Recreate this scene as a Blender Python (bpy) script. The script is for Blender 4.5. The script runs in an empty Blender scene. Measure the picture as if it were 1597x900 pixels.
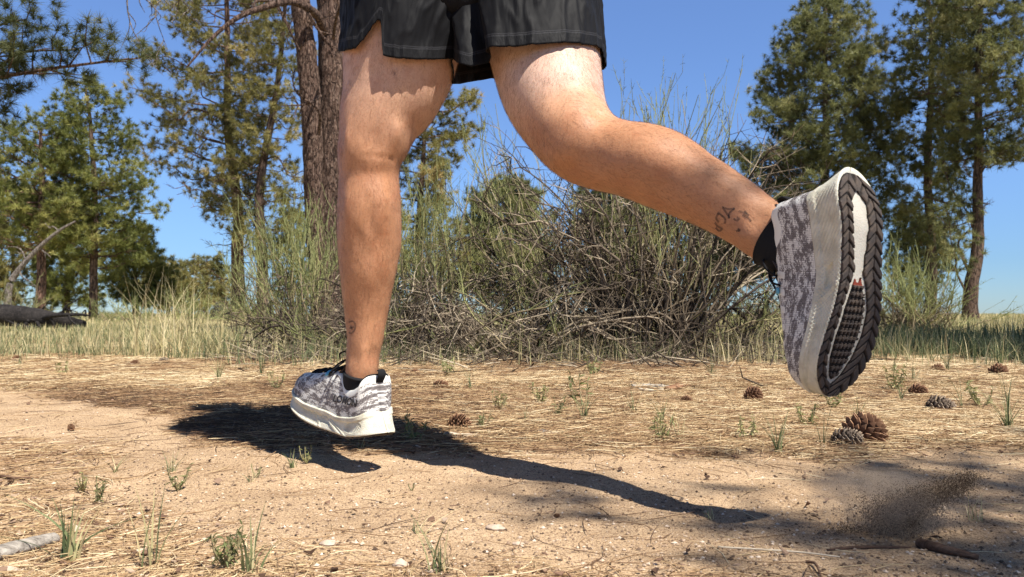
import bpy, math, random
import numpy as np
from mathutils import Vector
from mathutils.bvhtree import BVHTree

# ------------------------------------------------------------------ camera, sky, sun, exposure
scene = bpy.context.scene
H = 0.30                       # eye height of the low camera, metres
F = 1253.0                     # focal length in pixels of the 1597 px wide photo
CX, HY = 798.5, 490.0          # optical centre column, horizon row
cam_d = bpy.data.cameras.new('camera'); cam = bpy.data.objects.new('camera', cam_d)
scene.collection.objects.link(cam); scene.camera = cam
cam.location = (0, 0, H); cam.rotation_euler = (math.radians(90), 0, 0)
cam_d.sensor_width = 36.0; cam_d.lens = 36.0 * F / 1597.0
cam_d.shift_y = 40.0 / 1597.0
cam_d.clip_start = 0.05; cam_d.clip_end = 3000
cam_d.dof.use_dof = True; cam_d.dof.focus_distance = 1.5; cam_d.dof.aperture_fstop = 13.0

SHX, SHY = -0.42, 0.45         # shadow offset on the ground per metre of height
SUN_EL = math.atan2(1.0, math.hypot(SHX, SHY))
SUN_AZ = math.atan2(-SHX, -SHY)
world = bpy.data.worlds.new('World'); scene.world = world; world.use_nodes = True
wn = world.node_tree
bg = wn.nodes['Background']
sky = wn.nodes.new('ShaderNodeTexSky'); sky.sky_type = 'NISHITA'
sky.sun_disc = False; sky.sun_elevation = SUN_EL; sky.sun_rotation = SUN_AZ
sky.altitude = 1800; sky.air_density = 1.0; sky.dust_density = 0.4; sky.ozone_density = 1.6
_tc = wn.nodes.new('ShaderNodeTexCoord'); _sp = wn.nodes.new('ShaderNodeSeparateXYZ'); wn.links.new(_tc.outputs['Generated'], _sp.inputs[0])
_rp = wn.nodes.new('ShaderNodeValToRGB'); wn.links.new(_sp.outputs[2], _rp.inputs[0])
_rp.color_ramp.elements[0].position = 0.0; _rp.color_ramp.elements[0].color = (.66, .86, 1.16, 1)
_rp.color_ramp.elements[1].position = .45; _rp.color_ramp.elements[1].color = (1.50, 1.72, 2.15, 1)
for _p, _c in ((.62, (.62, .66, .74, 1)), (.06, (.74, .98, 1.30, 1)), (.16, (1.12, 1.36, 1.72, 1))):
    _e = _rp.color_ramp.elements.new(_p); _e.color = _c
_mx = wn.nodes.new('ShaderNodeMix'); _mx.data_type = 'RGBA'; _mx.blend_type = 'MULTIPLY'; _mx.inputs[0].default_value = 1.0
wn.links.new(sky.outputs[0], _mx.inputs[6]); wn.links.new(_rp.outputs[0], _mx.inputs[7])
wn.links.new(_mx.outputs[2], bg.inputs[0]); bg.inputs[1].default_value = 0.052
sun_d = bpy.data.lights.new('sun', 'SUN'); sun = bpy.data.objects.new('sun', sun_d)
scene.collection.objects.link(sun)
sun_d.energy = 5.0; sun_d.angle = math.radians(0.53); sun_d.color = (1.0, 0.95, 0.87)
sun.rotation_euler = Vector((-SHX, -SHY, 1.0)).to_track_quat('Z', 'Y').to_euler()
sun.location = (4, -4, 12)
vs = scene.view_settings
vs.view_transform = 'Standard'; vs.look = 'None'; vs.exposure = 0.90; vs.gamma = 1.0
vs.use_curve_mapping = False
scene.cycles.max_bounces = 6; scene.cycles.diffuse_bounces = 3; scene.cycles.glossy_bounces = 2
scene.cycles.transparent_max_bounces = 8; scene.cycles.transmission_bounces = 2
scene.cycles.use_denoising = True
scene.render.threads_mode = 'AUTO'

rng = np.random.default_rng(7)
R = math.radians

# ------------------------------------------------------------------ helpers
def P(px, py, d):
    """The point that the photo shows at column px, row py, at distance d in front of the camera."""
    return np.array([(px - CX) / F * d, d, H + (HY - py) / F * d])
def G(px, py):
    """The point of the ground plane seen at px, py."""
    d = H * F / (py - HY)
    return np.array([(px - CX) / F * d, d, 0.0])
def nrm(v):
    v = np.asarray(v, float); return v / np.maximum(np.linalg.norm(v, axis=-1, keepdims=True), 1e-9)

def _hash(ix, iy, iz, s):
    h = (ix * 374761393 + iy * 668265263 + iz * 2147483647 + s * 1274126177) & 0xffffffff
    h = ((h ^ (h >> 13)) * 1274126177) & 0xffffffff
    h = h ^ (h >> 16)
    return (h & 0xffffff) / float(0xffffff)
def vnoise(p, s=0):
    """smooth value noise in 0..1 at points p (N,3)"""
    p = np.asarray(p, float); i = np.floor(p).astype(np.int64); f = p - i; f = f * f * (3 - 2 * f)
    o = 0
    for dx in (0, 1):
        for dy in (0, 1):
            for dz in (0, 1):
                w = (f[..., 0] if dx else 1 - f[..., 0]) * (f[..., 1] if dy else 1 - f[..., 1]) * (f[..., 2] if dz else 1 - f[..., 2])
                o = o + w * _hash(i[..., 0] + dx, i[..., 1] + dy, i[..., 2] + dz, s)
    return o
def fbm(p, octv=4, s=0):
    p = np.asarray(p, float); a, o, t = 1.0, 0, 0
    for k in range(octv):
        o = o + a * vnoise(p, s + k); t += a; a *= .5; p = p * 2.03 + 11.7
    return o / t
def xy3(x, y, k=1.0):
    return np.stack([x * k, y * k, np.zeros_like(x)], -1)
def sstep(a, b, x):
    t = np.clip((x - a) / (b - a), 0, 1); return t * t * (3 - 2 * t)

WORLD = {}                                   # world position of every root, for its parts
def mesh_of(name, V, F4=None, F3=None, attrs=None, smooth=True, fmat=None):
    V = np.asarray(V, np.float32).reshape(-1, 3)
    me = bpy.data.meshes.new(name)
    n4 = 0 if F4 is None else len(F4); n3 = 0 if F3 is None else len(F3)
    li = []
    if n4: li.append(np.asarray(F4, np.int32).ravel())
    if n3: li.append(np.asarray(F3, np.int32).ravel())
    li = np.concatenate(li) if li else np.zeros(0, np.int32)
    st = np.concatenate([np.arange(n4) * 4, n4 * 4 + np.arange(n3) * 3]).astype(np.int32)
    me.vertices.add(len(V)); me.vertices.foreach_set('co', V.ravel())
    me.loops.add(len(li)); me.loops.foreach_set('vertex_index', li)
    me.polygons.add(n4 + n3); me.polygons.foreach_set('loop_start', st)
    me.polygons.foreach_set('use_smooth', np.full(n4 + n3, smooth, bool))
    if fmat is not None: me.polygons.foreach_set('material_index', np.asarray(fmat, np.int32))
    for k, a in (attrs or {}).items():
        a = np.asarray(a, np.float32)
        if a.ndim == 1:
            t = me.attributes.new(k, 'FLOAT', 'POINT'); t.data.foreach_set('value', a)
        else:
            t = me.attributes.new(k, 'FLOAT_VECTOR', 'POINT'); t.data.foreach_set('vector', a.ravel())
    me.update(calc_edges=True); me.validate()
    return me
def put(name, V, F4=None, F3=None, mat=None, parent=None, origin=None, attrs=None, smooth=True):
    V = np.asarray(V, float).reshape(-1, 3)
    if parent is not None: o0 = WORLD[parent.name]
    else: o0 = np.zeros(3) if origin is None else np.asarray(origin, float)
    me = mesh_of(name, V - o0, F4, F3, attrs, smooth)
    o = bpy.data.objects.new(name, me); scene.collection.objects.link(o)
    if mat is not None: me.materials.append(mat)
    if parent is not None: o.parent = parent
    else: o.location = o0
    WORLD[o.name] = o0
    return o
def empty(name, loc, parent=None):
    o = bpy.data.objects.new(name, None); scene.collection.objects.link(o)
    o.empty_display_size = .1
    if parent is not None: o.parent = parent; WORLD[o.name] = WORLD[parent.name]
    else: o.location = loc; WORLD[o.name] = np.asarray(loc, float)
    return o
def tag(o, label=None, cat=None, group=None, kind=None):
    if label: o['label'] = label
    if cat: o['category'] = cat
    if group: o['group'] = group
    if kind: o['kind'] = kind
    return o
def dup(o, loc=None, rotz=None, scale=None, label=None, parent=None):
    c = o.copy(); scene.collection.objects.link(c); c.parent = parent
    if loc is not None: c.location = loc
    if rotz is not None: c.rotation_euler[2] = rotz
    if scale is not None: c.scale = (scale,) * 3
    if label: c['label'] = label
    for ch in list(o.children): dup(ch, parent=c)
    return c

class MB:
    """collects pieces of one mesh"""
    def __init__(s): s.V, s.Q, s.T, s.A, s.n = [], [], [], [], 0
    def add(s, V, Q=None, T=None, tint=0.0):
        V = np.asarray(V, float).reshape(-1, 3)
        if Q is not None and len(Q): s.Q.append(np.asarray(Q, np.int64).reshape(-1, 4) + s.n)
        if T is not None and len(T): s.T.append(np.asarray(T, np.int64).reshape(-1, 3) + s.n)
        s.V.append(V); s.A.append(np.broadcast_to(np.asarray(tint, float), (len(V),)).copy() if np.ndim(tint) < 1 or len(np.atleast_1d(tint)) != len(V) else np.asarray(tint, float))
        s.n += len(V)
    def tubes(s, Pt, Rd, n=4, tint=0.0):
        """Pt (N,K,3) paths, Rd (N,K) radii"""
        Pt = np.asarray(Pt, float); N, K, _ = Pt.shape
        Rd = np.broadcast_to(np.asarray(Rd, float), (N, K))
        Tn = np.gradient(Pt, axis=1); Tn = nrm(Tn)
        ref = np.where(np.abs(Tn[..., 2:3]) > .9, np.array([1., 0, 0]), np.array([0, 0, 1.]))
        A = nrm(np.cross(Tn, ref)); B = np.cross(Tn, A)
        an = np.arange(n) * 2 * math.pi / n
        V = Pt[:, :, None] + Rd[:, :, None, None] * (A[:, :, None] * np.cos(an)[:, None] + B[:, :, None] * np.sin(an)[:, None])
        idx = np.arange(N * K * n).reshape(N, K, n)
        a = idx[:, :-1]; b = idx[:, 1:]
        Q = np.stack([a, np.roll(a, -1, 2), np.roll(b, -1, 2), b], -1).reshape(-1, 4)
        tint = np.broadcast_to(np.asarray(tint, float), (N,)) if np.ndim(tint) < 2 else tint
        tt = np.broadcast_to(tint[:, None, None] if tint.ndim == 1 else tint[:, :, None], (N, K, n)).ravel()
        s.add(V.reshape(-1, 3), Q=Q, tint=tt)
    def ribbons(s, Pt, Wd, side, tint=0.0):
        """flat tapering blades: Pt (N,K,3), Wd (N,K) half widths, side (N,3)"""
        N, K, _ = Pt.shape
        o = side[:, None, :] * Wd[..., None]
        V = np.stack([Pt - o, Pt + o], 2)
        idx = np.arange(N * K * 2).reshape(N, K, 2)
        Q = np.stack([idx[:, :-1, 0], idx[:, :-1, 1], idx[:, 1:, 1], idx[:, 1:, 0]], -1).reshape(-1, 4)
        tint = np.asarray(tint, float)
        tt = np.broadcast_to(tint.reshape(-1, 1, 1) if tint.ndim < 2 else tint[..., None], (N, K, 2)).ravel()
        s.add(V.reshape(-1, 3), Q=Q, tint=tt)
    def spikes(s, B, D, L, W, tint=0.0, jit=None):
        """one thin triangle each: base B, direction D, length L, width W"""
        N = len(B); r = nrm(np.cross(D, nrm(rng.normal(size=(N, 3)))))
        w = r * (np.asarray(W).reshape(-1, 1) * .5)
        V = np.stack([B - w, B + w, B + D * np.asarray(L).reshape(-1, 1)], 1)
        T = np.arange(N * 3).reshape(N, 3)
        s.add(V.reshape(-1, 3), T=T, tint=np.repeat(np.broadcast_to(tint, (N,)), 3))
    def arrays(s):
        V = np.concatenate(s.V) if s.V else np.zeros((0, 3))
        return V, (np.concatenate(s.Q) if s.Q else None), (np.concatenate(s.T) if s.T else None), np.concatenate(s.A)
    def build(s, name, mat, parent=None, origin=None, smooth=True):
        V, Q, T, A = s.arrays()
        return put(name, V, Q, T, mat, parent, origin, {'tint': A}, smooth)

# ------------------------------------------------------------------ material helpers
def mat_new(name, rough=0.8, spec=0.3, base=(.5, .5, .5)):
    m = bpy.data.materials.new(name); m.use_nodes = True
    b = m.node_tree.nodes['Principled BSDF']
    b.inputs['Base Color'].default_value = (*base, 1); b.inputs['Roughness'].default_value = rough
    b.inputs['Specular IOR Level'].default_value = spec
    return m, m.node_tree, b
def N(nt, t, **kw):
    n = nt.nodes.new('ShaderNode' + t)
    for k, v in kw.items():
        if k.startswith('i_'): n.inputs[k[2:].replace('_', ' ')].default_value = v
        else: setattr(n, k, v)
    return n
def ramp(nt, fac, stops, interp='LINEAR'):
    r = nt.nodes.new('ShaderNodeValToRGB'); e = r.color_ramp.elements; r.color_ramp.interpolation = interp
    while len(e) > 1: e.remove(e[-1])
    e[0].position = stops[0][0]; e[0].color = (*stops[0][1], 1)
    for p, c in stops[1:]:
        x = e.new(p); x.color = (*c, 1)
    nt.links.new(fac, r.inputs[0]); return r.outputs[0]
def noise(nt, scale, detail=4, rough=.55, vec=None, dist=0.0):
    n = nt.nodes.new('ShaderNodeTexNoise'); n.inputs['Scale'].default_value = scale
    n.inputs['Detail'].default_value = detail; n.inputs['Roughness'].default_value = rough
    n.inputs['Distortion'].default_value = dist
    if vec is not None: nt.links.new(vec, n.inputs['Vector'])
    return n.outputs['Fac']
def mix(nt, fac, a, b, mode='MIX'):
    m = nt.nodes.new('ShaderNodeMix'); m.data_type = 'RGBA'; m.blend_type = mode
    for s, v in ((0, fac), (6, a), (7, b)):
        if isinstance(v, (int, float)): m.inputs[s].default_value = v
        elif isinstance(v, tuple): m.inputs[s].default_value = (*v, 1)
        else: nt.links.new(v, m.inputs[s])
    return m.outputs[2]
def mth(nt, op, a, b=None, c=None):
    m = nt.nodes.new('ShaderNodeMath'); m.operation = op
    for s, v in enumerate((a, b, c)):
        if v is None: continue
        if isinstance(v, (int, float)): m.inputs[s].default_value = v
        else: nt.links.new(v, m.inputs[s])
    return m.outputs[0]
def attr(nt, name, out='Fac'):
    a = nt.nodes.new('ShaderNodeAttribute'); a.attribute_name = name; return a.outputs[out]
def coord(nt, out='Object'):
    return nt.nodes.new('ShaderNodeTexCoord').outputs[out]
def geo_pos(nt):
    return nt.nodes.new('ShaderNodeNewGeometry').outputs['Position']
def bump(nt, b, h, strength=.5, dist=.01, prev=None):
    n = nt.nodes.new('ShaderNodeBump'); n.inputs['Strength'].default_value = strength
    n.inputs['Distance'].default_value = dist
    nt.links.new(h, n.inputs['Height'])
    if prev is not None: nt.links.new(prev, n.inputs['Normal'])
    nt.links.new(n.outputs[0], b.inputs['Normal']); return n.outputs[0]
def mapping(nt, vec, scale=(1, 1, 1), rot=(0, 0, 0)):
    m = nt.nodes.new('ShaderNodeMapping'); m.inputs['Scale'].default_value = scale
    m.inputs['Rotation'].default_value = rot
    nt.links.new(vec, m.inputs['Vector']); return m.outputs[0]
def tint_mat(name, stops, rough=.7, spec=.25, trans=0.0):
    """colour by each piece's own tint value"""
    m, nt, b = mat_new(name, rough, spec)
    c = ramp(nt, attr(nt, 'tint'), stops); nt.links.new(c, b.inputs['Base Color'])
    if trans > 0:
        t = nt.nodes.new('ShaderNodeBsdfTranslucent'); nt.links.new(c, t.inputs['Color'])
        mx = nt.nodes.new('ShaderNodeMixShader'); mx.inputs[0].default_value = trans
        nt.links.new(b.outputs[0], mx.inputs[1]); nt.links.new(t.outputs[0], mx.inputs[2])
        nt.links.new(mx.outputs[0], nt.nodes['Material Output'].inputs['Surface'])
    return m
# ------------------------------------------------------------------ the ground and the dirt path
def path_mask(x, y):
    """1 on the bare trail, 0 under the needle litter (edges broken by noise)"""
    w = (fbm(xy3(x, y, 1.7), 4, 3) - .5) * 1.1 + (fbm(xy3(x, y, 9), 3, 9) - .5) * .25
    # far edge of the trail, read off the photo: nearer on the right than on the left
    far = np.interp(x, [-8, -2.0, -1.1, -.75, -.55, -.25, .3, .9, 1.4, 8], [5.6, 3.2, 2.45, 2.0, 1.85, 1.92, 1.9, 1.78, 1.62, .4])
    near = np.interp(x, [-8, -1.0, -.75, -.5, -.3, -.1, .15, .4, .7, 8], [3.9, 1.8, 1.45, 1.16, 1.05, .98, .96, .90, .80, -2.2])
    a = sstep(-.10, .10, far + w * .55 - y); b = sstep(-.10, .16, y - near + w * .45)
    return a * (.68 + .32 * b)
def ground_z(x, y):
    z = (fbm(xy3(x, y, .05), 3, 20) - .5) * .5 * sstep(8, 60, np.hypot(x, y))
    near = 1 - sstep(6, 14, np.hypot(x, y))
    z = z + (fbm(xy3(x, y, 1.3), 4, 31) - .5) * .035 * near
    z = z + (fbm(xy3(x, y, 9), 3, 37) - .5) * .017 * near
    z = z + (fbm(xy3(x, y, 45), 2, 41) - .5) * .0045 * (1 - sstep(2.5, 4, np.hypot(x, y)))
    z = z - .006 * path_mask(x, y)
    return z
def gz(x, y): return float(ground_z(np.array([float(x)]), np.array([float(y)]))[0])
def on_ground(px, py, lift=0.0):
    p = G(px, py); p[2] = gz(p[0], p[1]) + lift
    d = p[1] * (H - p[2]) / H; p[1] = d; p[0] = (px - CX) / F * d; p[2] = gz(p[0], p[1]) + lift
    return p

def spaced(breaks):
    o = []
    for a, b, s in breaks: o.append(np.arange(a, b, s))
    o = np.concatenate(o + [[breaks[-1][1]]]); return o
gx = spaced([(-900, -200, 50), (-200, -40, 10), (-40, -12, 2), (-12, -5, .4), (-5, -2, .07), (-2, 2, .014), (2, 5, .07), (5, 12, .4), (12, 40, 2), (40, 200, 10), (200, 900, 50)])
gy = spaced([(-60, -10, 5), (-10, -1, 1), (-1, .6, .1), (.6, 3.0, .014), (3.0, 6, .05), (6, 12, .25), (12, 40, 1), (40, 150, 5), (150, 1500, 50)])
XX, YY = np.meshgrid(gx, gy, indexing='ij')
ZZ = ground_z(XX.ravel(), YY.ravel())
PM = path_mask(XX.ravel(), YY.ravel())
GV = np.stack([XX.ravel(), YY.ravel(), ZZ], -1)
gi = np.arange(len(GV)).reshape(XX.shape)
GQ = np.stack([gi[:-1, :-1], gi[1:, :-1], gi[1:, 1:], gi[:-1, 1:]], -1).reshape(-1, 4)

m_ground, nt, b = mat_new('soil_and_litter', .95, .12)
pos = geo_pos(nt)
pm = attr(nt, 'path')
n1 = noise(nt, 6, 6, .6, pos); n2 = noise(nt, 60, 5, .65, pos); n3 = noise(nt, 420, 3, .6, pos)
sand = ramp(nt, n1, [(.3, (.36, .255, .16)), (.55, (.46, .335, .215)), (.75, (.54, .405, .27))])
grain = ramp(nt, n3, [(.34, (.22, .17, .13)), (.46, (.86, .82, .78)), (.60, (1.25, 1.2, 1.12))])
sand = mix(nt, .85, sand, grain, 'MULTIPLY')
speck = ramp(nt, noise(nt, 150, 3, .7, pos), [(.0, (.22, .15, .11)), (.37, (.28, .2, .15)), (.45, (1, 1, 1))])
sand = mix(nt, .7, sand, speck, 'MULTIPLY')
st = mapping(nt, pos, (18, 95, 1), (0, 0, .12))
n4 = noise(nt, 1.0, 6, .7, st, .8)
lit = ramp(nt, n4, [(.30, (.08, .052, .034)), (.45, (.20, .13, .08)), (.56, (.34, .235, .14)), (.72, (.50, .38, .25))])
sepx = N(nt, 'SeparateXYZ'); nt.links.new(pos, sepx.inputs[0])
far = mth(nt, 'SMOOTH_MIN', mth(nt, 'MULTIPLY', mth(nt, 'SUBTRACT', sepx.outputs[1], 4.5), .25), 1.0, .1)
far = mth(nt, 'MAXIMUM', far, 0.0)
straw = ramp(nt, noise(nt, 1.3, 6, .7, pos), [(.35, (.17, .16, .075)), (.5, (.36, .30, .15)), (.65, (.50, .42, .24))])
mul = ramp(nt, noise(nt, 85, 5, .75, pos), [(.36, (.085, .055, .040)), (.48, (.24, .165, .118)), (.60, (.40, .29, .205)), (.70, (.56, .44, .33))])
nr_ = mth(nt, 'MAXIMUM', mth(nt, 'MINIMUM', mth(nt, 'MULTIPLY', mth(nt, 'SUBTRACT', 1.9, sepx.outputs[1]), 2.0), .85), 0.0)
lit = mix(nt, nr_, lit, mul)
lit = mix(nt, far, lit, straw)
edge = mth(nt, 'ADD', pm, mth(nt, 'MULTIPLY', mth(nt, 'SUBTRACT', noise(nt, 38, 5, .7, pos), .5), 1.1))
edge = ramp(nt, edge, [(.38, (0, 0, 0)), (.6, (1, 1, 1))])
col = mix(nt, edge, lit, sand)
nt.links.new(col, b.inputs['Base Color'])
h = mth(nt, 'ADD', mth(nt, 'MULTIPLY', n2, .5), mth(nt, 'MULTIPLY', n3, .35))
h = mth(nt, 'ADD', h, mth(nt, 'MULTIPLY', n4, .35))
bump(nt, b, h, .85, .008)

fpm = PM[GQ].mean(1)
def sub_sheet(name, sel, o):
    q = GQ[sel]; u, inv = np.unique(q, return_inverse=True)
    ob = put(name, GV[u], inv.reshape(-1, 4), None, m_ground, attrs={'path': PM[u]})
    return tag(ob, kind='structure')
sub_sheet('ground', fpm <= .5, 0)
sub_sheet('dirt_path', fpm > .5, 0)
# ------------------------------------------------------------------ the runner
def catmull(Pts, n):
    Pts = np.asarray(Pts, float); K = len(Pts)
    Q = np.vstack([2 * Pts[0] - Pts[1], Pts, 2 * Pts[-1] - Pts[-2]])
    t = np.linspace(0, K - 1, n); i = np.minimum(t.astype(int), K - 2); f = (t - i)[:, None]
    p0, p1, p2, p3 = Q[i], Q[i + 1], Q[i + 2], Q[i + 3]
    return .5 * ((2 * p1) + (-p0 + p2) * f + (2 * p0 - 5 * p1 + 4 * p2 - p3) * f * f + (-p0 + 3 * p1 - 3 * p2 + p3) * f ** 3)
CAM = np.array([0, 0, H])
def loft(C, Wv, Dv, seg=40, cap=True, pw=1.0):
    """rings with centre C, half axes Wv and Dv (K,3)"""
    K = len(C); a = np.arange(seg) * 2 * math.pi / seg
    V = C[:, None] + Wv[:, None] * np.cos(a)[None, :, None] + Dv[:, None] * np.sin(a)[None, :, None]
    idx = np.arange(K * seg).reshape(K, seg)
    Q = np.stack([idx[:-1], np.roll(idx[:-1], -1, 1), np.roll(idx[1:], -1, 1), idx[1:]], -1).reshape(-1, 4)
    V = V.reshape(-1, 3); T = None
    if cap:
        V = np.vstack([V, C[0], C[-1]]); c0, c1 = K * seg, K * seg + 1; s = np.arange(seg)
        T = np.vstack([np.stack([np.full(seg, c0), (s + 1) % seg, s], -1),
                       np.stack([np.full(seg, c1), idx[-1][s], idx[-1][(s + 1) % seg]], -1)])
    return V, Q, T
def limb_rings(tab, n=90, grow=0.0, up=None):
    """tab rows: px, py, distance, half width in px, depth ratio. Width runs across the sight line."""
    tab = np.asarray(tab, float)
    C = np.array([P(*r[:3]) for r in tab])
    D = np.linalg.norm(C - CAM, axis=1); hw = tab[:, 3] * D / F
    M = catmull(np.hstack([C, hw[:, None], tab[:, 4:5]]), n)
    C, hw, rt = M[:, :3], M[:, 3], M[:, 4]
    T = nrm(np.gradient(C, axis=0)); V = nrm(C - CAM)
    W = nrm(np.cross(T, V)); Dv = nrm(np.cross(W, T))
    return C, W * (hw + grow)[:, None], Dv * (hw * rt + grow)[:, None]

LEG_L = [  # px, py, d, half width, depth ratio
    (640, -75, 1.64, 84, 1.05), (632, 10, 1.63, 86, 1.05), (624, 90, 1.61, 84, 1.03), (612, 140, 1.60, 76, 1.02), (592.5, 187, 1.59, 61.5, 1.05),
    (584, 218, 1.585, 54, 1.15), (577, 243, 1.585, 48.5, 1.25), (575.5, 275, 1.59, 45, 1.22), (576, 311, 1.59, 47, 1.2),
    (576, 347, 1.595, 48.5, 1.2), (575.5, 382, 1.60, 48, 1.16), (574, 418, 1.60, 43.5, 1.14), (572, 453, 1.605, 38, 1.12),
    (571, 489, 1.61, 33, 1.15), (569.5, 524, 1.61, 28, 1.25), (566, 553, 1.61, 25, 1.4), (564, 580, 1.61, 24.5, 1.45), (560, 612, 1.62, 22, 1.5)]
LEG_R = [
    (818, -75, 1.66, 92, 1.0), (838, 10, 1.63, 90, 1.0), (849, 78, 1.59, 83, 1.02), (857, 124, 1.56, 79, 1.02), (868, 160, 1.525, 74, 1.05),
    (885, 195, 1.49, 66, 1.1), (908, 222, 1.45, 62, 1.12), (938, 238, 1.425, 57, 1.12), (968, 246, 1.40, 55.5, 1.12), (1004, 254, 1.37, 58.5, 1.12),
    (1038, 267, 1.345, 59, 1.1), (1076, 288, 1.315, 53.5, 1.08), (1107, 304, 1.29, 50, 1.08), (1143, 325, 1.26, 46.5, 1.0),
    (1172, 345, 1.235, 44, .88), (1196, 362, 1.212, 43, .78), (1232, 385, 1.18, 40, .72)]

def tube_pts(pts, rad, seg=28, n=30, flat=1.0, flatv=None):
    M = catmull(np.hstack([np.asarray(pts, float), np.asarray(rad, float)[:, None]]), n)
    C, r = M[:, :3], M[:, 3]; T = nrm(np.gradient(C, axis=0))
    ref = np.array([0, 0, 1.]) if flatv is None else np.asarray(flatv, float)
    ref = np.where(np.abs(T @ ref)[:, None] > .95, np.array([1., 0, 0]), ref)
    W = nrm(ref - T * (T * ref).sum(1)[:, None]); Dv = np.cross(T, W)
    return C, W * (r * flat)[:, None], Dv * r[:, None]

fwd = nrm([-.7, .7, 0]); lft = nrm([-.7, -.7, 0]); upv = np.array([0, 0, 1.])
hipL, hipR = P(640, -40, 1.63), P(822, -40, 1.66)
pel = (hipL + hipR) / 2; pel[2] = .98
hips_ax = nrm((hipL - hipR) * np.array([1, 1, 0]))
body = MB()
def add_loft(L):
    V, Q, T = loft(*L); body.add(V, Q, T)
add_loft(limb_rings(LEG_L)); add_loft(limb_rings(LEG_R, 100))
def torso_ring(off, z, w, dp, ax):
    c = pel + fwd * off; c[2] = z; a = nrm(ax); f_ = np.cross(upv, a)
    return c, a * w, f_ * dp
rows = [(-.01, .86, .10, .08, hips_ax), (0, .90, .165, .115, hips_ax), (0, .97, .180, .125, hips_ax), (.01, 1.05, .165, .11, hips_ax), (.03, 1.14, .145, .10, lft),
        (.05, 1.25, .155, .105, lft), (.08, 1.36, .175, .115, lft), (.10, 1.45, .17, .11, lft), (.11, 1.50, .12, .085, lft), (.12, 1.53, .065, .062, lft), (.135, 1.60, .058, .06, lft)]
tr = [torso_ring(*r) for r in rows]
add_loft(tuple(np.array(x) for x in zip(*tr)))
headc = pel + fwd * .165; headc[2] = 1.70
hs = [( -1, .0), (-.97, .25), (-.85, .55), (-.6, .80), (-.3, .95), (0, 1), (.3, .97), (.6, .82), (.85, .54), (.97, .25), (1, .02)]
hd = [(headc + upv * a * .118 + fwd * (.012 * (a < 0)), lft * (.076 * r + .001), fwd * ((.096 if a > -.3 else .088) * r + .001)) for a, r in hs]
add_loft(tuple(np.array(x) for x in zip(*hd)))
def ball(c, ax):                      # small ellipsoid, axes = three vectors
    t = np.linspace(-1, 1, 13); r = np.sqrt(np.maximum(0, 1 - t * t)) + .01
    C = np.array([np.asarray(c) + ax[2] * q for q in t])
    add_loft((C, np.outer(r, ax[0]), np.outer(r, ax[1])))
ball(headc + fwd * .094 + upv * -.012, (lft * .013, fwd * .020, upv * .028))     # nose
ball(headc + fwd * .083 + upv * -.050, (lft * .026, fwd * .010, upv * .010))     # mouth
ball(headc + fwd * .078 + upv * -.085, (lft * .026, fwd * .018, upv * .018))     # chin
for s in (-1, 1):
    ball(headc + lft * s * .077 + upv * -.01 - fwd * .004, (lft * .010, fwd * .018, upv * .032))  # ears
    ball(headc + lft * s * .031 + fwd * .083 + upv * .012, (lft * .014, fwd * .012, upv * .010))   # eyes
# arms: left swings back, right swings forward
shL = pel + fwd * .06 + lft * .185; shL[2] = 1.44
shR = pel + fwd * .13 - lft * .185; shR[2] = 1.44
elL = shL - fwd * .19 + lft * .05 - upv * .20; hdL = elL + fwd * .15 + lft * .0 - upv * .19
elR = shR - lft * .03 + fwd * .02 - upv * .28; hdR = elR + fwd * .20 + lft * .09 + upv * .12
def arm(sh, el, hd, side):
    add_loft(tube_pts([sh + upv * .02 - side * .05, sh, sh * .55 + el * .45, el, el * .6 + hd * .4, hd], [.055, .056, .046, .040, .040, .027], n=40))
    dr = nrm(hd - el); kn = nrm(np.cross(dr, side)); palm = hd + dr * .05
    add_loft(tube_pts([hd - dr * .01, hd + dr * .03, hd + dr * .085], [.027, .036, .036], n=16, flat=.5, flatv=side))
    for i, ln in enumerate((.070, .078, .074, .058)):
        b0 = hd + dr * .07 + kn * (.024 - .016 * i); cu = -side
        add_loft(tube_pts([b0, b0 + dr * ln * .45 + cu * .012, b0 + dr * ln * .55 + cu * .035, b0 + dr * ln * .3 + cu * .052], [.0092, .0088, .0082, .0072], seg=12, n=14))
    b0 = hd + dr * .02 + kn * .028
    add_loft(tube_pts([b0, b0 + kn * .02 + dr * .025 - side * .012, b0 + kn * .018 + dr * .05 - side * .03], [.012, .0105, .009], seg=12, n=12))
arm(shL, elL, hdL, lft); arm(shR, elR, hdR, -lft)

V, Q, T, _ = body.arrays()
tmp = bpy.data.objects.new('tmp', mesh_of('tmp', V, Q, T)); scene.collection.objects.link(tmp)
md = tmp.modifiers.new('r', 'REMESH'); md.mode = 'VOXEL'; md.voxel_size = .0055; md.use_smooth_shade = True
bpy.context.view_layer.update()
ev = tmp.evaluated_get(bpy.context.evaluated_depsgraph_get()); me = ev.to_mesh()
BV = np.zeros(len(me.vertices) * 3, np.float32); me.vertices.foreach_get('co', BV); BV = BV.reshape(-1, 3).astype(float)
BQ = np.array([p.vertices[:] for p in me.polygons if len(p.vertices) == 4])
ev.to_mesh_clear(); bpy.data.objects.remove(tmp)
def smooth_mesh(V, Q, it, lam=.5):
    E = np.unique(np.sort(np.vstack([Q[:, [0, 1]], Q[:, [1, 2]], Q[:, [2, 3]], Q[:, [3, 0]]]), 1), axis=0)
    cnt = np.bincount(E.ravel(), minlength=len(V))[:, None]
    for k in range(it):
        for l in (lam, -lam * 1.03):
            S = np.zeros_like(V)
            for a in range(3):
                S[:, a] = np.bincount(E[:, 0], V[E[:, 1], a], len(V)) + np.bincount(E[:, 1], V[E[:, 0], a], len(V))
            V = V + l * (S / np.maximum(cnt, 1) - V)
    return V
BV = smooth_mesh(BV, BQ, 14)
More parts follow.
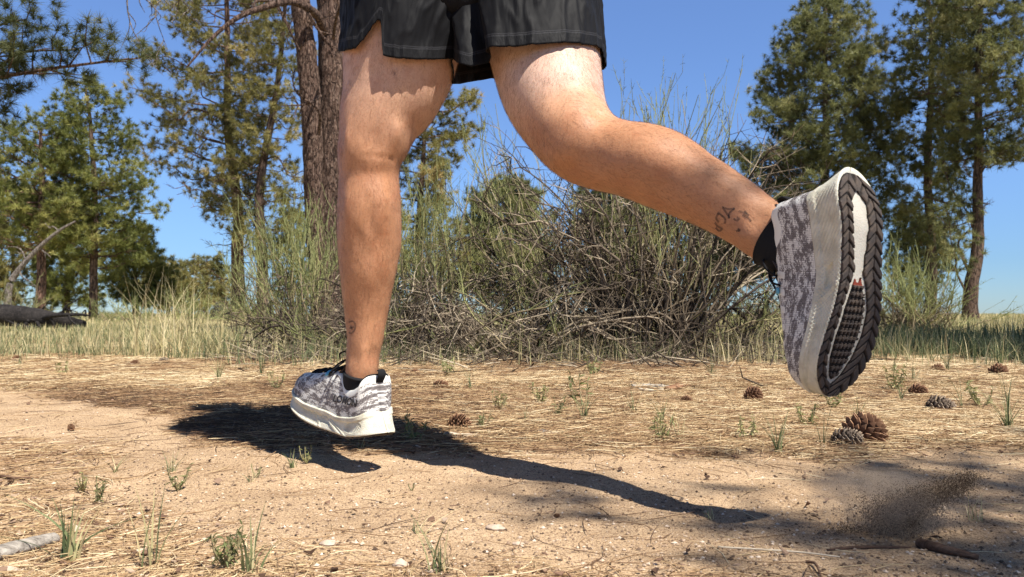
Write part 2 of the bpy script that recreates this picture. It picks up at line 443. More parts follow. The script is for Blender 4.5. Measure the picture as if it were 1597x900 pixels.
def vnormals(V, Q):
    n = np.cross(V[Q[:, 2]] - V[Q[:, 0]], V[Q[:, 3]] - V[Q[:, 1]]); o = np.zeros_like(V)
    for k in range(4):
        for a in range(3): o[:, a] += np.bincount(Q[:, k], n[:, a], len(V))
    return nrm(o)
# muscles, tendons and hollows: (px, py, d, radius m, amount m)
def near_pt(px, py):
    """the camera-side skin point at a pixel"""
    bvh = BVHT; dr = nrm(P(px, py, 1.0) - CAM); h = bvh.ray_cast(Vector(CAM), Vector(dr))
    return np.array(h[0]) if h[0] else P(px, py, 1.5)
BVHT = BVHTree.FromPolygons([tuple(v) for v in BV], [tuple(map(int, q)) for q in BQ])
bumps = [(586, 222, .026, -.0065, 1.3), (618, 206, .012, .0055, 2.6), (542, 212, .012, .0045, 2.6), (596, 160, .034, .004, 1.0), (570, 242, .012, -.0014, .22), (592, 244, .012, -.0022, .22), (610, 248, .010, -.0020, .25),
         (553, 322, .024, .0055, 1.6), (600, 318, .024, .0055, 1.5), (577, 345, .010, -.0040, 3.2), (573, 395, .012, -.002, 1.6), (543, 330, .012, .003, 4.0), (560, 372, .010, -.0025, 1.8), (590, 372, .010, -.0025, 1.8), (576, 440, .010, .002, 3.0), (566, 545, .008, .003, 4.0), (552, 560, .012, -.003, 1.6), (580, 556, .012, -.003, 1.6),
         (905, 200, .03, .004, 1.0), (935, 176, .016, -.006, .9), (952, 188, .014, -.004, .9), (862, 248, .022, .004, 1.0), (893, 262, .014, -.003, 1), (880, 235, .026, .005, 1.0), (930, 250, .02, -.003, 1.2), (1010, 240, .035, .004, 1), (1060, 255, .03, .003, 1),
         (1040, 295, .025, -.002, 1.2), (1150, 352, .018, .002, 1), (1168, 366, .012, .0045, 1), (1185, 335, .014, -.003, 1.2), (830, 150, .04, .003, 1.4), (905, 120, .03, .003, 1.8), (870, 160, .02, -.002, 2)]
BN = vnormals(BV, BQ)
pts = [near_pt(b_[0], b_[1]) for b_ in bumps]
for (px, py, r, amt, el_), c in zip(bumps, pts):
    d = BV - c
    q = (d[:, 0] / r) ** 2 + (d[:, 1] / r) ** 2 + (d[:, 2] / (r * el_)) ** 2
    BV = BV + BN * (amt * np.exp(-q))[:, None]
BV += BN * ((fbm(BV * 28, 3, 5) - .5) * .0022)[:, None]
BVHT = BVHTree.FromPolygons([tuple(v) for v in BV], [tuple(map(int, q)) for q in BQ])

# skin: pale above the tan line, brown below; left thigh's shade is painted into "tan" too
proj_y = HY - (BV[:, 2] - H) / BV[:, 1] * F
kn = P(900, 200, 1.5)
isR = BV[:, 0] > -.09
tan_shade_l = .30 + .70 * sstep(.74, .57, BV[:, 2] + (fbm(BV * 9, 2, 8) - .5) * .10)
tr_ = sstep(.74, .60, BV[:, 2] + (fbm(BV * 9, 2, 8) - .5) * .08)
tan = np.where(isR, tr_, tan_shade_l)
m_skin, nt, b = mat_new('skin', .52, .35)
tv = attr(nt, 'tan')  # skin tan plus the left thigh's painted shade
ob_c = geo_pos(nt)
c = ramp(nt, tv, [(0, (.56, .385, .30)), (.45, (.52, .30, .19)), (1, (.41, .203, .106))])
mot = ramp(nt, noise(nt, 22, 5, .6, ob_c), [(.3, (.88, .76, .70)), (.48, (1, .98, .97)), (.72, (1.1, 1.08, 1.02))])
c = mix(nt, .8, c, mot, 'MULTIPLY')
fine = ramp(nt, noise(nt, 260, 3, .6, ob_c), [(.32, (.80, .70, .64)), (.48, (1, 1, 1)), (.7, (1.05, 1.04, 1.02))])
c = mix(nt, .6, c, fine, 'MULTIPLY')
nt.links.new(c, b.inputs['Base Color'])
b.inputs['Subsurface Weight'].default_value = .12; b.inputs['Subsurface Radius'].default_value = (.012, .005, .003)
b.inputs['Subsurface Scale'].default_value = .6
hh = mth(nt, 'ADD', noise(nt, 500, 3, .6, ob_c), mth(nt, 'MULTIPLY', noise(nt, 90, 4, .6, ob_c), 1.5))
bump(nt, b, hh, .22, .002)
person = put('person', BV, BQ, None, m_skin, origin=(-.25, 1.6, 0), attrs={'tan': tan})  # 'tan' also carries the left thigh's painted shade
tag(person, 'runner in black shorts in mid stride over the trail, back leg kicked up', 'person')

# leg hair: fine short strands lying on the skin of both legs
fc = BV[BQ].mean(1); fn = BN[BQ[:, 0]]
sel = np.where((fc[:, 2] < .86) & ((fc - CAM) * fn).sum(1).__lt__(.25) & (fc[:, 2] > .19))[0]
area = np.linalg.norm(np.cross(BV[BQ[sel, 1]] - BV[BQ[sel, 0]], BV[BQ[sel, 3]] - BV[BQ[sel, 0]]), axis=1)
pk = rng.choice(sel, 13000, p=area / area.sum())
w = rng.random((13000, 2, 1)); A4 = BV[BQ[pk]]
hp = (A4[:, 0] * (1 - w[:, 0]) + A4[:, 1] * w[:, 0]) * (1 - w[:, 1]) + (A4[:, 3] * (1 - w[:, 0]) + A4[:, 2] * w[:, 0]) * w[:, 1]
hn = BN[BQ[pk, 0]]
# lie along the limb: downward for the left, along the shin for the right
shin = nrm(P(1180, 350, 1.2) - P(930, 235, 1.44))
ldir = np.where(((hp[:, 0] > .10) & (hp[:, 2] < .72))[:, None], shin, np.array([0, 0, -1.]))
ld = nrm(ldir + rng.normal(size=hp.shape) * .38); ld = nrm(ld - hn * (ld * hn).sum(1)[:, None])
L = rng.uniform(.007, .015, 13000)
Pt = np.stack([hp + hn * .0002, hp + ld * (L * .5)[:, None] + hn * .0016, hp + ld * L[:, None] + hn * .0014], 1)
hb = MB(); hb.tubes(Pt, np.array([.00009, .00007, .00003]), 3, rng.random(13000))
m_hair = tint_mat('leg_hair', [(0, (.14, .07, .035)), (1, (.30, .17, .09))], .5, .4)
o = hb.build('leg_hair', m_hair, person); o['kind'] = 'stuff'

# head hair
hm = (BV[:, 2] > 1.6)
hv = BV - headc; u_ = hv @ upv; f_ = hv @ fwd
keep = hm & ((u_ > .055) | ((f_ < -.01) & (u_ > -.06))) & (np.abs(hv @ lft) < .083)
q = BQ[keep[BQ].all(1)]; uq, inv = np.unique(q, return_inverse=True)
off = .012 + .006 * fbm(BV[uq] * 60, 3, 4)
m_hh, nt, b = mat_new('dark_hair', .6, .4, (.03, .018, .012)); bump(nt, b, noise(nt, 300, 2, .5, mapping(nt, geo_pos(nt), (1, 1, .15))), .8, .004)
put('hair', BV[uq] + BN[uq] * off[:, None], inv.reshape(-1, 4), None, m_hh, person)
m_eye, nt, b = mat_new('eye', .2, .5, (.6, .6, .58))

# ------------------------------------------------------------------ shorts and shirt
m_short, nt, b = mat_new('black_running_fabric', .66, .16, (.0034, .0034, .0044))
b.inputs['Sheen Weight'].default_value = .02
gp = geo_pos(nt)
hem = attr(nt, 'hem')       # distance from the hem in metres
stitch = mth(nt, 'ADD', mth(nt, 'COMPARE', hem, .020, .0012), mth(nt, 'COMPARE', hem, .0235, .0010))
wv = mth(nt, 'ADD', mth(nt, 'MULTIPLY', noise(nt, 16, 3, .5, mapping(nt, gp, (1, 1, .4), (0, .6, 0)), .2), 3.0), mth(nt, 'MULTIPLY', stitch, -.35))
pk_ = mth(nt, 'MULTIPLY', noise(nt, 130, 3, .6, mapping(nt, gp, (1, 1, .3))), mth(nt, 'MULTIPLY', mth(nt, 'LESS_THAN', hem, .022), .5))
wv = mth(nt, 'ADD', wv, pk_)
wv = mth(nt, 'ADD', wv, mth(nt, 'MULTIPLY', noise(nt, 900, 2, .5, gp), .03))
bump(nt, b, wv, .6, .007)
c = mix(nt, mth(nt, 'MULTIPLY', stitch, .6), (.0034, .0034, .0044), (.03, .03, .034)); nt.links.new(c, b.inputs['Base Color'])

def short_leg(spine, hem_tab, seg=220, rows_=70):
    """spine rows (px,py,d,hw,ratio) from waist to hem; hem_tab: angle (deg, 0 = towards camera, 90 = left) -> hem row py"""
    C, W, Dv = limb_rings(spine, 24)
    a = np.arange(seg) * 2 * math.pi / seg
    # angle 0 towards camera: W points across the sight line; find which way is left
    sgn = 1 if W[0][0] < 0 else -1; sd = 1 if Dv[0][1] < 0 else -1
    ring = lambda k: C[k][None] + np.outer(np.sin(a), W[k] * sgn) + np.outer(np.cos(a), Dv[k] * sd)
    R_ = np.array([ring(k) for k in range(len(C))])          # (24, seg, 3)
    ha = np.degrees(a); ht = np.asarray(hem_tab, float)
    hpy = np.interp(ha, ht[:, 0], ht[:, 1], period=360)
    out = np.zeros((rows_, seg, 3)); dist = np.zeros((rows_, seg))
    py = HY - (R_[..., 2] - H) / R_[..., 1] * F
    tt = np.linspace(0, 1, rows_) ** .8
    for j in range(seg):
        k0 = py[0, j]; tgt = k0 + (hpy[j] - k0) * tt
        for ax in range(3): out[:, j, ax] = np.interp(tgt, py[:, j], R_[:, j, ax])
        dist[:, j] = (hpy[j] - tgt) * out[:, j, 1] / F
    return out, dist, a
def cloth(out, dist, a, seed, amp):
    """wrinkles, then the solid shell"""
    K, S, _ = out.shape; flat = out.reshape(-1, 3)
    cen = out.mean(1, keepdims=True); n_ = nrm((out - cen) * np.array([1, 1, .05]))
    ang = np.broadcast_to(a, (K, S)).ravel(); dd = dist.ravel()
    q = np.stack([np.cos(ang) * 2.2, np.sin(ang) * 2.2, dd * 7 + np.sin(ang * 2) * .6], -1)
    w = (fbm(q, 3, seed) - .5) * 2; q2 = np.stack([np.cos(ang) * 7, np.sin(ang) * 7, dd * 9 + np.cos(ang * 3)], -1)
    w2 = (1 - 2 * np.abs(fbm(q2, 2, seed + 9) - .5)) ** 6
    dsp = amp * w + amp * .55 * w2 + .0004 * (w2 - .3) * np.exp(-dd / .012)
    return out + n_ * dsp.reshape(K, S, 1), n_
def shell(name, grid, n_, dist, th=.0011):
    K, S, _ = grid.shape; V1 = grid.reshape(-1, 3); V2 = (grid - n_ * th).reshape(-1, 3)
    i = np.arange(K * S).reshape(K, S)
    Qa = np.stack([i[:-1], np.roll(i[:-1], -1, 1), np.roll(i[1:], -1, 1), i[1:]], -1).reshape(-1, 4)
    Qb = Qa[:, ::-1] + K * S; e = i[-1]; Qc = np.stack([e, np.roll(e, -1), np.roll(e, -1) + K * S, e + K * S], -1)
    return np.vstack([V1, V2]), np.vstack([Qa, Qb, Qc]), np.concatenate([dist.ravel()] * 2)
SL = [(660, -140, 1.63, 118, .86), (650, -60, 1.62, 112, .9), (638, 0, 1.61, 100, .95), (630, 45, 1.60, 90, 1.02), (624, 92, 1.60, 86.5, 1.05), (623, 150, 1.60, 87, 1.05)]
SR = [(800, -140, 1.66, 118, .86), (806, -60, 1.65, 116, .9), (812, 0, 1.63, 112, .95), (818, 50, 1.605, 113, .98), (822, 100, 1.59, 115, .98), (824, 170, 1.57, 115, .98)]
hemL = [(0, 92), (8, 90), (13, 88.5), (15.6, 86.5), (16.6, 66), (20.5, 34), (24, 30), (28, 42), (36, 62), (44, 76), (60, 80), (90, 81), (120, 74), (180, 92), (240, 100), (270, 94), (300, 92), (340, 93), (360, 92)]
hemR = [(0, 70), (15, 74), (30, 78), (36, 79), (38, 90), (44, 104), (58, 98), (72, 92), (85, 112), (95, 131), (115, 131), (150, 122), (200, 112), (250, 112), (270, 104), (285, 82), (300, 72), (330, 66), (345, 67), (360, 70)]
sm = MB()
def add_short(S_, hem_, seed, amp, fold=None):
    out, dist, a = short_leg(S_, hem_)
    if fold is not None: out = fold(out, dist, a)
    g, n_ = cloth(out, dist, a, seed, amp); V, Q, dd = shell('s', g, n_, dist)
    sm.add(V, Q, tint=dd)
add_short(SL, hemL, 3, .007)
def foldR(out, dist, a):
    # a deep fold at the near-left of the right leg: the cloth dips in and overlaps itself
    d = np.degrees(a); c = out.mean(1, keepdims=True); n_ = nrm((out - c) * np.array([1, 1, 0]))
    g = -.040 * np.exp(-((d - 37) / 5.5) ** 2) + .010 * np.exp(-((d - 52) / 9) ** 2) + .006 * np.exp(-((d - 22) / 7) ** 2)
    f = np.exp(-dist / .16)
    return out + n_ * (g[None] * f)[..., None]
add_short(SR, hemR, 17, .009, foldR)
# seat and waistband, closing over the hips
seat = [torso_ring(0, z, w, dp, hips_ax) for z, w, dp in ((.855, .06, .07), (.87, .14, .125), (.90, .19, .145), (.95, .205, .155), (1.0, .20, .148), (1.06, .182, .13), (1.10, .175, .122), (1.11, .173, .12))]
sC, sW, sD = (np.array(x) for x in zip(*seat)); M = catmull(np.hstack([sC, sW, sD]), 50)
V, Q, T = loft(M[:, :3], M[:, 3:6], M[:, 6:9], 120, cap=False)
sm.add(V + nrm(V - sC[3]) * ((fbm(V * 14, 3, 2) - .5) * .012)[:, None], Q, tint=.3)
V, Q, T, A = sm.arrays()
put('shorts', V, Q, None, m_short, person, attrs={'hem': A})
m_shirt, nt, b = mat_new('grey_shirt_fabric', .8, .2, (.12, .13, .15)); bump(nt, b, noise(nt, 18, 4, .6, geo_pos(nt), 1), .5, .01)
rs = [torso_ring(r[0], r[1], r[2] + .016, r[3] + .016, r[4]) for r in rows[2:9]]
sC, sW, sD = (np.array(x) for x in zip(*rs)); M = catmull(np.hstack([sC, sW, sD]), 40)
tb = MB(); V, Q, T = loft(M[:, :3], M[:, 3:6], M[:, 6:9], 80, cap=False); tb.add(V, Q)
for sh, el in ((shL, elL), (shR, elR)):
    V, Q, T = loft(*tube_pts([sh * .8 + (pel + fwd * .1 + upv * (1.44 - pel[2])) * .2, sh, sh * .5 + el * .5], [.075, .07, .062], n=16), cap=False); tb.add(V, Q)
tb.build('shirt', m_shirt, person)
# ------------------------------------------------------------------ running shoes, built in their own frame: x to the toe, y to the left, z up
SL_ = .300
def tabf(xs, ys):
    xs = np.array(xs, float); ys = np.array(ys, float); g = np.linspace(0, 1, 801); v = np.interp(g, xs, ys)
    k = np.exp(-(np.arange(-60, 61) / 16.) ** 2 / 2); k /= k.sum(); vp = np.concatenate([np.full(60, v[0]), v, np.full(60, v[-1])])
    vs_ = np.convolve(vp, k, 'valid'); return lambda u: np.interp(u, g, vs_)
def endr(u):
    h = np.sqrt(np.clip(1 - np.clip(1 - u / .13, 0, 1) ** 2.1, 0, 1)); t = np.clip((u - .80) / .20, 0, 1)
    return h * np.clip(1 - t ** 2.3, 0, 1) ** .55
lat = tabf([0, .15, .3, .45, .6, .7, .8, .9, 1], [.038, .044, .044, .046, .053, .057, .056, .051, .046])
med = tabf([0, .15, .3, .45, .6, .7, .8, .9, 1], [.038, .043, .040, .038, .044, .050, .052, .049, .044])
zbot = lambda u: .034 * np.clip((u - .48) / .52, 0, 1) ** 1.7 + .021 * np.clip((.27 - u) / .27, 0, 1) ** 1.7
ztop_ = tabf([0, .08, .2, .35, .5, .7, .85, 1], [.061, .055, .045, .038, .037, .040, .049, .060])
col = tabf([0, .05, .12, .2, .27, .34, .40, .5, .6, .7, .8, .87, .93, .97, 1], [.122, .120, .108, .090, .086, .096, .114, .112, .104, .097, .092, .090, .087, .083, .076])
gap = tabf([0, .03, .1, .2, .3, .38, .5, .6, .7, .80, .88, .9, 1], [.004, .018, .031, .034, .029, .021, .018, .018, .017, .014, .001, 0, 0])
dzs = lambda u: .006 * sstep(.0, .1, u) * (1 - sstep(.3, .5, u))
def lean(u, z, zt): return np.clip(1 - u / .16, 0, 1) * .26 * np.maximum(z - zt, 0)

def shoe_parts(sgn):
    """sgn = +1 left shoe (lateral side is +y), -1 right shoe. Returns arrays of each part."""
    parts = {}
    # --- midsole: closed sections
    nu = 340; u = .5 - .5 * np.cos(np.linspace(0, math.pi, nu)); kb, kw, kt = 10, 44, 6
    e = endr(u); wl, wm = lat(u) * e + .0004, med(u) * e + .0004; zb, zt = zbot(u), ztop_(u)
    def wall(w, side):
        t = np.linspace(0, 1, kw)[None]; U = u[:, None]
        f = 1 - .085 * t - .05 * np.sin(math.pi * t) ** 1.2
        y = w[:, None] * f; zt2 = zt - side * dzs(u) * 1.0; z = zb[:, None] + (zt2 - zb)[:, None] * t
        rail = sstep(.70, .78, t) * (1 - sstep(.95, 1.0, t)) * .0022
        bar = lambda q_, w_: 1 - sstep(w_, w_ * 1.35, np.abs(q_))
        dia = bar((U - .30) - (t - .1) * .30, .018) * .0020 * sstep(.02, .12, t) * (1 - sstep(.66, .7, t)) + bar((U - .24) - (t - .1) * .30, .006) * .0014 * (1 - sstep(.66, .7, t))
        dia2 = bar((U - .50) - (t - .1) * .12, .010) * .0014 * (1 - sstep(.66, .7, t)) * sstep(.02, .1, t)
        rec = -(sstep(.50, .56, U + t * .1) * (1 - sstep(.90, .95, U))) * sstep(.10, .18, t) * (1 - sstep(.60, .68, t)) * .0022
        arch = -(sstep(.36, .39, U - t * .1) * (1 - sstep(.47, .50, U - t * .05))) * sstep(.30, .36, t) * (1 - sstep(.60, .66, t)) * .0045
        q = ((U - .17) / .085) ** 2 + ((t - .46) / .28) ** 2
        hp_ = -(1 - sstep(.9, 1.0, q)) * .0011 + np.exp(-((q - 1.12) / .10) ** 2) * .0004
        dots = np.cos(U * 2 * math.pi * 68) * np.cos(t * 2 * math.pi * 7.0) * .0011 * np.clip((1 - sstep(.8, 1.0, q)) + (rec < -.001), 0, 1)
        lines = .0008 * np.sin((U * 3.2 - t * .9) * 60) * sstep(.05, .1, t) * (1 - sstep(.80, .9, t)) * (1 - sstep(.28, .34, U - t * .1))
        if side < 0: dia = dia * 0; hp_ = hp_ * 0; dots = .0010 * np.cos(U * 2 * math.pi * 56) * np.cos(t * 2 * math.pi * 7) * sstep(.3, .36, U - t * .1) * (1 - sstep(.7, .8, U)) * (t < .8) + lines
        d = (rail + dia + dia2 + rec + arch + hp_ + dots) * np.sqrt(e[:, None])
        sh = np.clip(1 - U / .15, 0, 1) * (.026 * t - .007) - np.clip((U - .9) / .1, 0, 1) * .004 * t
        rnd = (1 - np.clip(t / .06, 0, 1)) * .0018
        return U * SL_ + sh + d * np.clip((U - .9) * 10, 0, 1) - d * np.clip((.1 - U) * 10, 0, 1) * .0, (y + d - rnd * e[:, None]), z
    xl, yl, zl = wall(wl, 1); xm, ym, zm = wall(wm, -1)
    tb_ = np.linspace(1, 0, kb + 2)[1:-1][None]          # across the bottom, lateral to medial handled below
    yb = yl[:, :1] * tb_ - ym[:, :1] * (1 - tb_)
    xb = np.repeat(u[:, None] * SL_, kb, 1)
    zb_ = np.repeat(zb[:, None], kb, 1) - 0 * yb
    tt_ = np.linspace(1, 0, kt + 2)[1:-1][None]
    ytp = yl[:, -1:] * tt_ - ym[:, -1:] * (1 - tt_)
    xtp = np.repeat(xl[:, -1:], kt, 1); ztp = np.repeat(zl[:, -1:] - .002, kt, 1)
    # loop: lateral wall up, top across, medial wall down, bottom back
    X = np.hstack([xl, xtp, xm[:, ::-1], xb[:, ::-1]]); Y = np.hstack([yl, ytp, -ym[:, ::-1], yb[:, ::-1]]); Z = np.hstack([zl, ztp, zm[:, ::-1], zb_[:, ::-1]])
    S = X.shape[1]; V = np.stack([X, Y * sgn, Z], -1)
    i = np.arange(nu * S).reshape(nu, S); Q = np.stack([i[:-1], i[1:], np.roll(i[1:], -1, 1), np.roll(i[:-1], -1, 1)], -1).reshape(-1, 4)
    parts['midsole'] = (V.reshape(-1, 3), Q if sgn > 0 else Q[:, ::-1], None, {'suv': V.reshape(-1, 3), 'bot': np.concatenate([np.zeros(S - kb), np.ones(kb)])[None].repeat(nu, 0).ravel()})
    # --- upper
    nu2 = 200; u = .0008 + .9872 * (.5 - .5 * np.cos(np.linspace(0, math.pi, nu2))); ks = 34
    e = endr(u); zt = ztop_(u) - .005; c = col(u); g = gap(u)
    th = np.linspace(0, math.pi / 2, ks)[None]
    def side(w, sd_):
        zt_ = zt - sd_ * dzs(u)
        c = col(u) + (.026 * sstep(.08, .2, u) * (1 - sstep(.32, .42, u)) if sd_ < 0 else 0)
        w = w * e * .875; w[0] = 0; gg = np.minimum(g, w * .98)[:, None]
        full = np.clip((u - .86) / .06, 0, 1)[:, None]
        py_ = .80 - .1 * full; pz = .92 - .12 * full
        y = gg + (w[:, None] - gg) * np.cos(th) ** py_; z = zt_[:, None] + (c - zt_)[:, None] * np.sin(th) ** pz
        bul = .003 * np.sin(th * 2) * np.clip(1 - u[:, None] / .3, 0, 1)   # padded collar
        bul[0] = 0; return y + bul, z
    def xx(z): return u[:, None] * SL_ + .016 * np.clip(1 - u / .15, 0, 1)[:, None] + lean(u[:, None], z, zt[:, None]) - np.clip((u - .9) / .1, 0, 1)[:, None] * .012 * (z - zt[:, None]) / .03
    yl, zl = side(lat(u), 1); ym, zm = side(med(u), -1)
    # crease folds in the vamp
    V1 = np.stack([xx(zl), yl, zl], -1); V2 = np.stack([xx(zm), -ym, zm], -1)
    def edge_mask(V_):
        d = np.linalg.norm(V_ - V_[:, -1:], axis=-1); uu = u[:, None]
        m = (1 - sstep(.0095, .0115, d)) * sstep(.24, .30, uu) * (1 - sstep(.86, .92, uu))
        m = np.maximum(m, (1 - sstep(.012, .016, d)) * (1 - sstep(.30, .36, uu)))
        m = np.maximum(m, sstep(.945, .955, uu + 0 * d))
        m = np.maximum(m, sstep(.80, .84, uu) * (1 - sstep(.018, .022, d)))
        for uc in (.45, .53, .61, .69, .77):        # eyelet fingers running down from the throat
            m = np.maximum(m, np.exp(-((uu - uc - d * .5) / .017) ** 4) * (1 - sstep(.021, .024, d)))
        return m
    mk_ = np.concatenate([edge_mask(V1).ravel(), edge_mask(V2).ravel()])
    raise_ = mk_ * .0008
    a = np.arange(nu2 * ks).reshape(nu2, ks); Qa = np.stack([a[:-1, :-1], a[1:, :-1], a[1:, 1:], a[:-1, 1:]], -1).reshape(-1, 4)
    Qb = (Qa + nu2 * ks)[:, ::-1]
    VV = np.vstack([V1.reshape(-1, 3), V2.reshape(-1, 3)]); cen = np.stack([VV[:, 0], 0 * VV[:, 0], np.full(len(VV), .05)], -1)
    VV = VV + nrm(VV - cen) * raise_[:, None]; VV[:, 1] *= sgn
    arc = np.concatenate([np.cumsum(np.concatenate([np.zeros((nu2, 1)), np.linalg.norm(np.diff(v, axis=1), axis=2)], 1), 1).ravel() for v in (V1, V2)])
    Qu = np.vstack([Qa, Qb]); Qu = Qu if sgn < 0 else Qu[:, ::-1]
    suv = np.stack([VV[:, 0], arc, np.where(VV[:, 1] > 0, 1., 0.)], -1)
    parts['upper'] = (VV, Qu, None, {'suv': suv, 'ovl': mk_})
    # --- lining of the collar
    k = u < .42; rows_ = 8
    L1, L2 = V1[k, -1], V2[k, -1]
    loop = np.vstack([L1[::-1], L2]); dn = np.linspace(0, 1, rows_)[:, None, None]
    ci = np.array([.10, 0, 0.0]); inw = nrm((ci - loop) * np.array([1, 1, 0]))
    prof = np.array([0, .0022, .0035, .0045, .005, .0055, .006, .006])[:, None, None]
    up_ = np.array([0, .0028, .0030, .000, -.006, -.014, -.024, -.034])[:, None, None]
    LV = loop[None] + inw[None] * prof * 1.0 + np.array([0, 0, 1.]) * up_
    LV[..., 1] *= sgn; s = loop.shape[0]; i = np.arange(rows_ * s).reshape(rows_, s)
    Q = np.stack([i[:-1, :-1], i[1:, :-1], i[1:, 1:], i[:-1, 1:]], -1).reshape(-1, 4)
    parts['collar_lining'] = (LV.reshape(-1, 3), Q, None, {'tint': np.zeros(rows_ * s)})
    # --- tongue
    tp = np.array([(.275, .0805, .003), (.262, .0835, .010), (.24, .0865, .0165), (.21, .0925, .021), (.17, .1035, .024), (.135, .1145, .026), (.116, .129, .028), (.108, .145, .028), (.106, .156, .024), (.106, .160, .014)])
    M = catmull(tp, 60); C = np.stack([M[:, 0], 0 * M[:, 0], M[:, 1] - .003], -1); T_ = nrm(np.gradient(C, axis=0)); Wd = np.tile([0, 1., 0], (60, 1)); Dd = np.cross(T_, Wd)
    V, Q, T = loft(C, Wd * M[:, 2:3], Dd * .0042, 40)
    w = np.abs(V[:, 1]) ; V[:, 2] -= w ** 2 * 6; V[:, 0] -= w ** 2 * 10 * sstep(.11, .14, V[:, 2])
    parts['tongue'] = (V, Q, T, {'tint': fbm(V * 200, 2, 3)})
    # --- laces
    lb = MB()
    def edge_pt(uu, s, out=.004):
        x = uu * SL_; gg = float(gap(uu)); return np.array([x, s * (gg + out), float(col(uu)) + .0012])
    ups = (.42, .49, .56, .63, .70, .77)
    for i_ in range(len(ups)):
        p, q = edge_pt(ups[i_], 1), edge_pt(ups[i_], -1)
        if i_ % 2: p, q = edge_pt(min(ups[i_] + .05, .8), 1), edge_pt(ups[i_] - .03, -1)
        mid = (p + q) / 2 + np.array([0, 0, .0065])
        pth = catmull([p - np.array([0, 0, .003]), p, (p + mid) / 2 + np.array([0, 0, .003]), mid, (q + mid) / 2 + np.array([0, 0, .003]), q, q - np.array([0, 0, .003])], 22)
        lb.tubes(pth[None], np.full((1, 22), .0021), 8)
        if i_ < len(ups) - 1:
            p2 = edge_pt(ups[i_ + 1], -1 if i_ % 2 else 1, .002); p1 = edge_pt(ups[i_], 1 if i_ % 2 else -1, .002)
            pth = catmull([p1, (p1 + p2) / 2 + np.array([0, 0, .0085]), p2], 18); lb.tubes(pth[None], np.full((1, 18), .0020), 8)
    kx = np.array([.118, 0, .134])
    for s in (1, -1):
        loop_ = [kx, kx + [.004, s * .012, .006], kx + [-.002, s * .034, -.004], kx + [.010, s * .046, -.020], kx + [.020, s * .036, -.026], kx + [.014, s * .016, -.010], kx]
        lb.tubes(catmull(loop_, 50)[None], np.full((1, 50), .0017), 8)
        tail = [kx, kx + [.012, s * .010, .004], kx + [.028, s * .024, -.012], kx + [.034, s * .032, -.034]]
        lb.tubes(catmull(tail, 26)[None], np.full((1, 26), .0016), 8)
    up2 = [kx, kx + [.010, .004, .012], kx + [.020, .010, .018], kx + [.034, .012, .012], kx + [.040, .006, .0]]
    lb.tubes(catmull(up2, 26)[None], np.full((1, 26), .0016), 8)
    V, Q, T, A = lb.arrays(); V[:, 1] *= sgn; parts['laces'] = (V, Q, T, {'tint': A})
    # --- small blue tab on the eyestay
    tg = MB()
    for s in ((1,) if sgn > 0 else (-1,)):
        u0, u1 = .505, .535; Pp = []
        for uu in np.linspace(u0, u1, 4):
            w_ = float(lat(uu) if s > 0 else med(uu)) * .875; gg = float(gap(uu)); c_ = float(col(uu)); z_ = float(ztop_(uu)) - .005
            Pp.append([[uu * SL_ + t_ * .003, s * (gg + (w_ - gg) * math.cos(t_) ** .8 + .0022), z_ + (c_ - z_) * math.sin(t_) ** .92 + .0022] for t_ in np.linspace(math.pi / 2 - .02, 1.02, 8)])
        Pp = np.array(Pp); i = np.arange(32).reshape(4, 8); tg.add(Pp.reshape(-1, 3), np.stack([i[:-1, :-1], i[1:, :-1], i[1:, 1:], i[:-1, 1:]], -1))
    V, Q, T, A = tg.arrays(); V[:, 1] *= sgn; parts['lace_tab'] = (V, Q, T, {'tint': A})
    # --- heel pull tab and small stud
    V, Q, T = loft(*tube_pts([(.030, 0, .110), (.024, 0, .124), (.027, 0, .133), (.033, 0, .131)], [.008, .009, .008, .006], seg=20, n=20, flat=.25, flatv=(1, 0, 0)))
    parts['pull_tab'] = (V, Q, T, {'tint': np.zeros(len(V))})
    # --- outsole: a height field of lugs over the rubber zones
    st_ = .0011; gx_ = np.arange(-.001, SL_ + .001, st_); gy_ = np.arange(-.0600, .0600, st_)
    X, Y = np.meshgrid(gx_, gy_, indexing='ij'); U = np.clip(X / SL_, 0, 1)
    wl = lat(U) * endr(U) - .0012; wm = med(U) * endr(U) - .0012
    inside = (Y < wl) & (Y > -wm) & (X > .001) & (X < SL_ - .0012)
    yc = -.002 * np.sin(math.pi * U) - .010 * sstep(.6, .92, U)
    chw = np.interp(U, [0, .085, .10, .13, .22, .35, .44, .5], [0, 0, .005, .0135, .0165, .0125, .0085, 0])
    ro = np.interp(U, [0, .40, .44, .50, .60, .72, .82, .90, .94, 1], [0, 0, .0085, .0165, .0255, .0285, .0245, .0140, 0, 0])
    ring = (np.abs(Y - yc) < ro) & ~(np.abs(Y - yc) < ro - .0060)
    ring &= U > .40
    wig = .0012 * np.sin(X / .0042)
    chan = (np.abs(Y - yc + wig) < chw) & (U < .485)
    tear = (np.abs(Y - yc) < ro - .0060) & (U > .47)
    rub = inside & ~ring & ~chan
    # herringbone lugs; a band is the strip between the channel and the sole's edge
    inner = np.maximum(chw, ro); sideY = Y - yc
    outer = np.where(sideY > 0, wl - yc, wm + yc); bc = (inner + outer) / 2; off = np.abs(np.abs(sideY) - bc)
    full = inner < .002
    ph = (X * 1.0 - off * .95 + np.where(full, 0, 0)) / .0158
    lug = sstep(.0, .10, (ph % 1)) * (1 - sstep(.72, .82, (ph % 1)))
    split = sstep(.0006, .0016, off) ; lug = lug * (.25 + .75 * split)
    edge_d = np.minimum(np.minimum(wl - Y, Y + wm), 1); lug = lug * (.55 + .45 * sstep(.0, .003, np.abs(sideY) - inner))
    px_, py__ = (X / .0098) % 1, (sideY / .0078 + .5) % 1
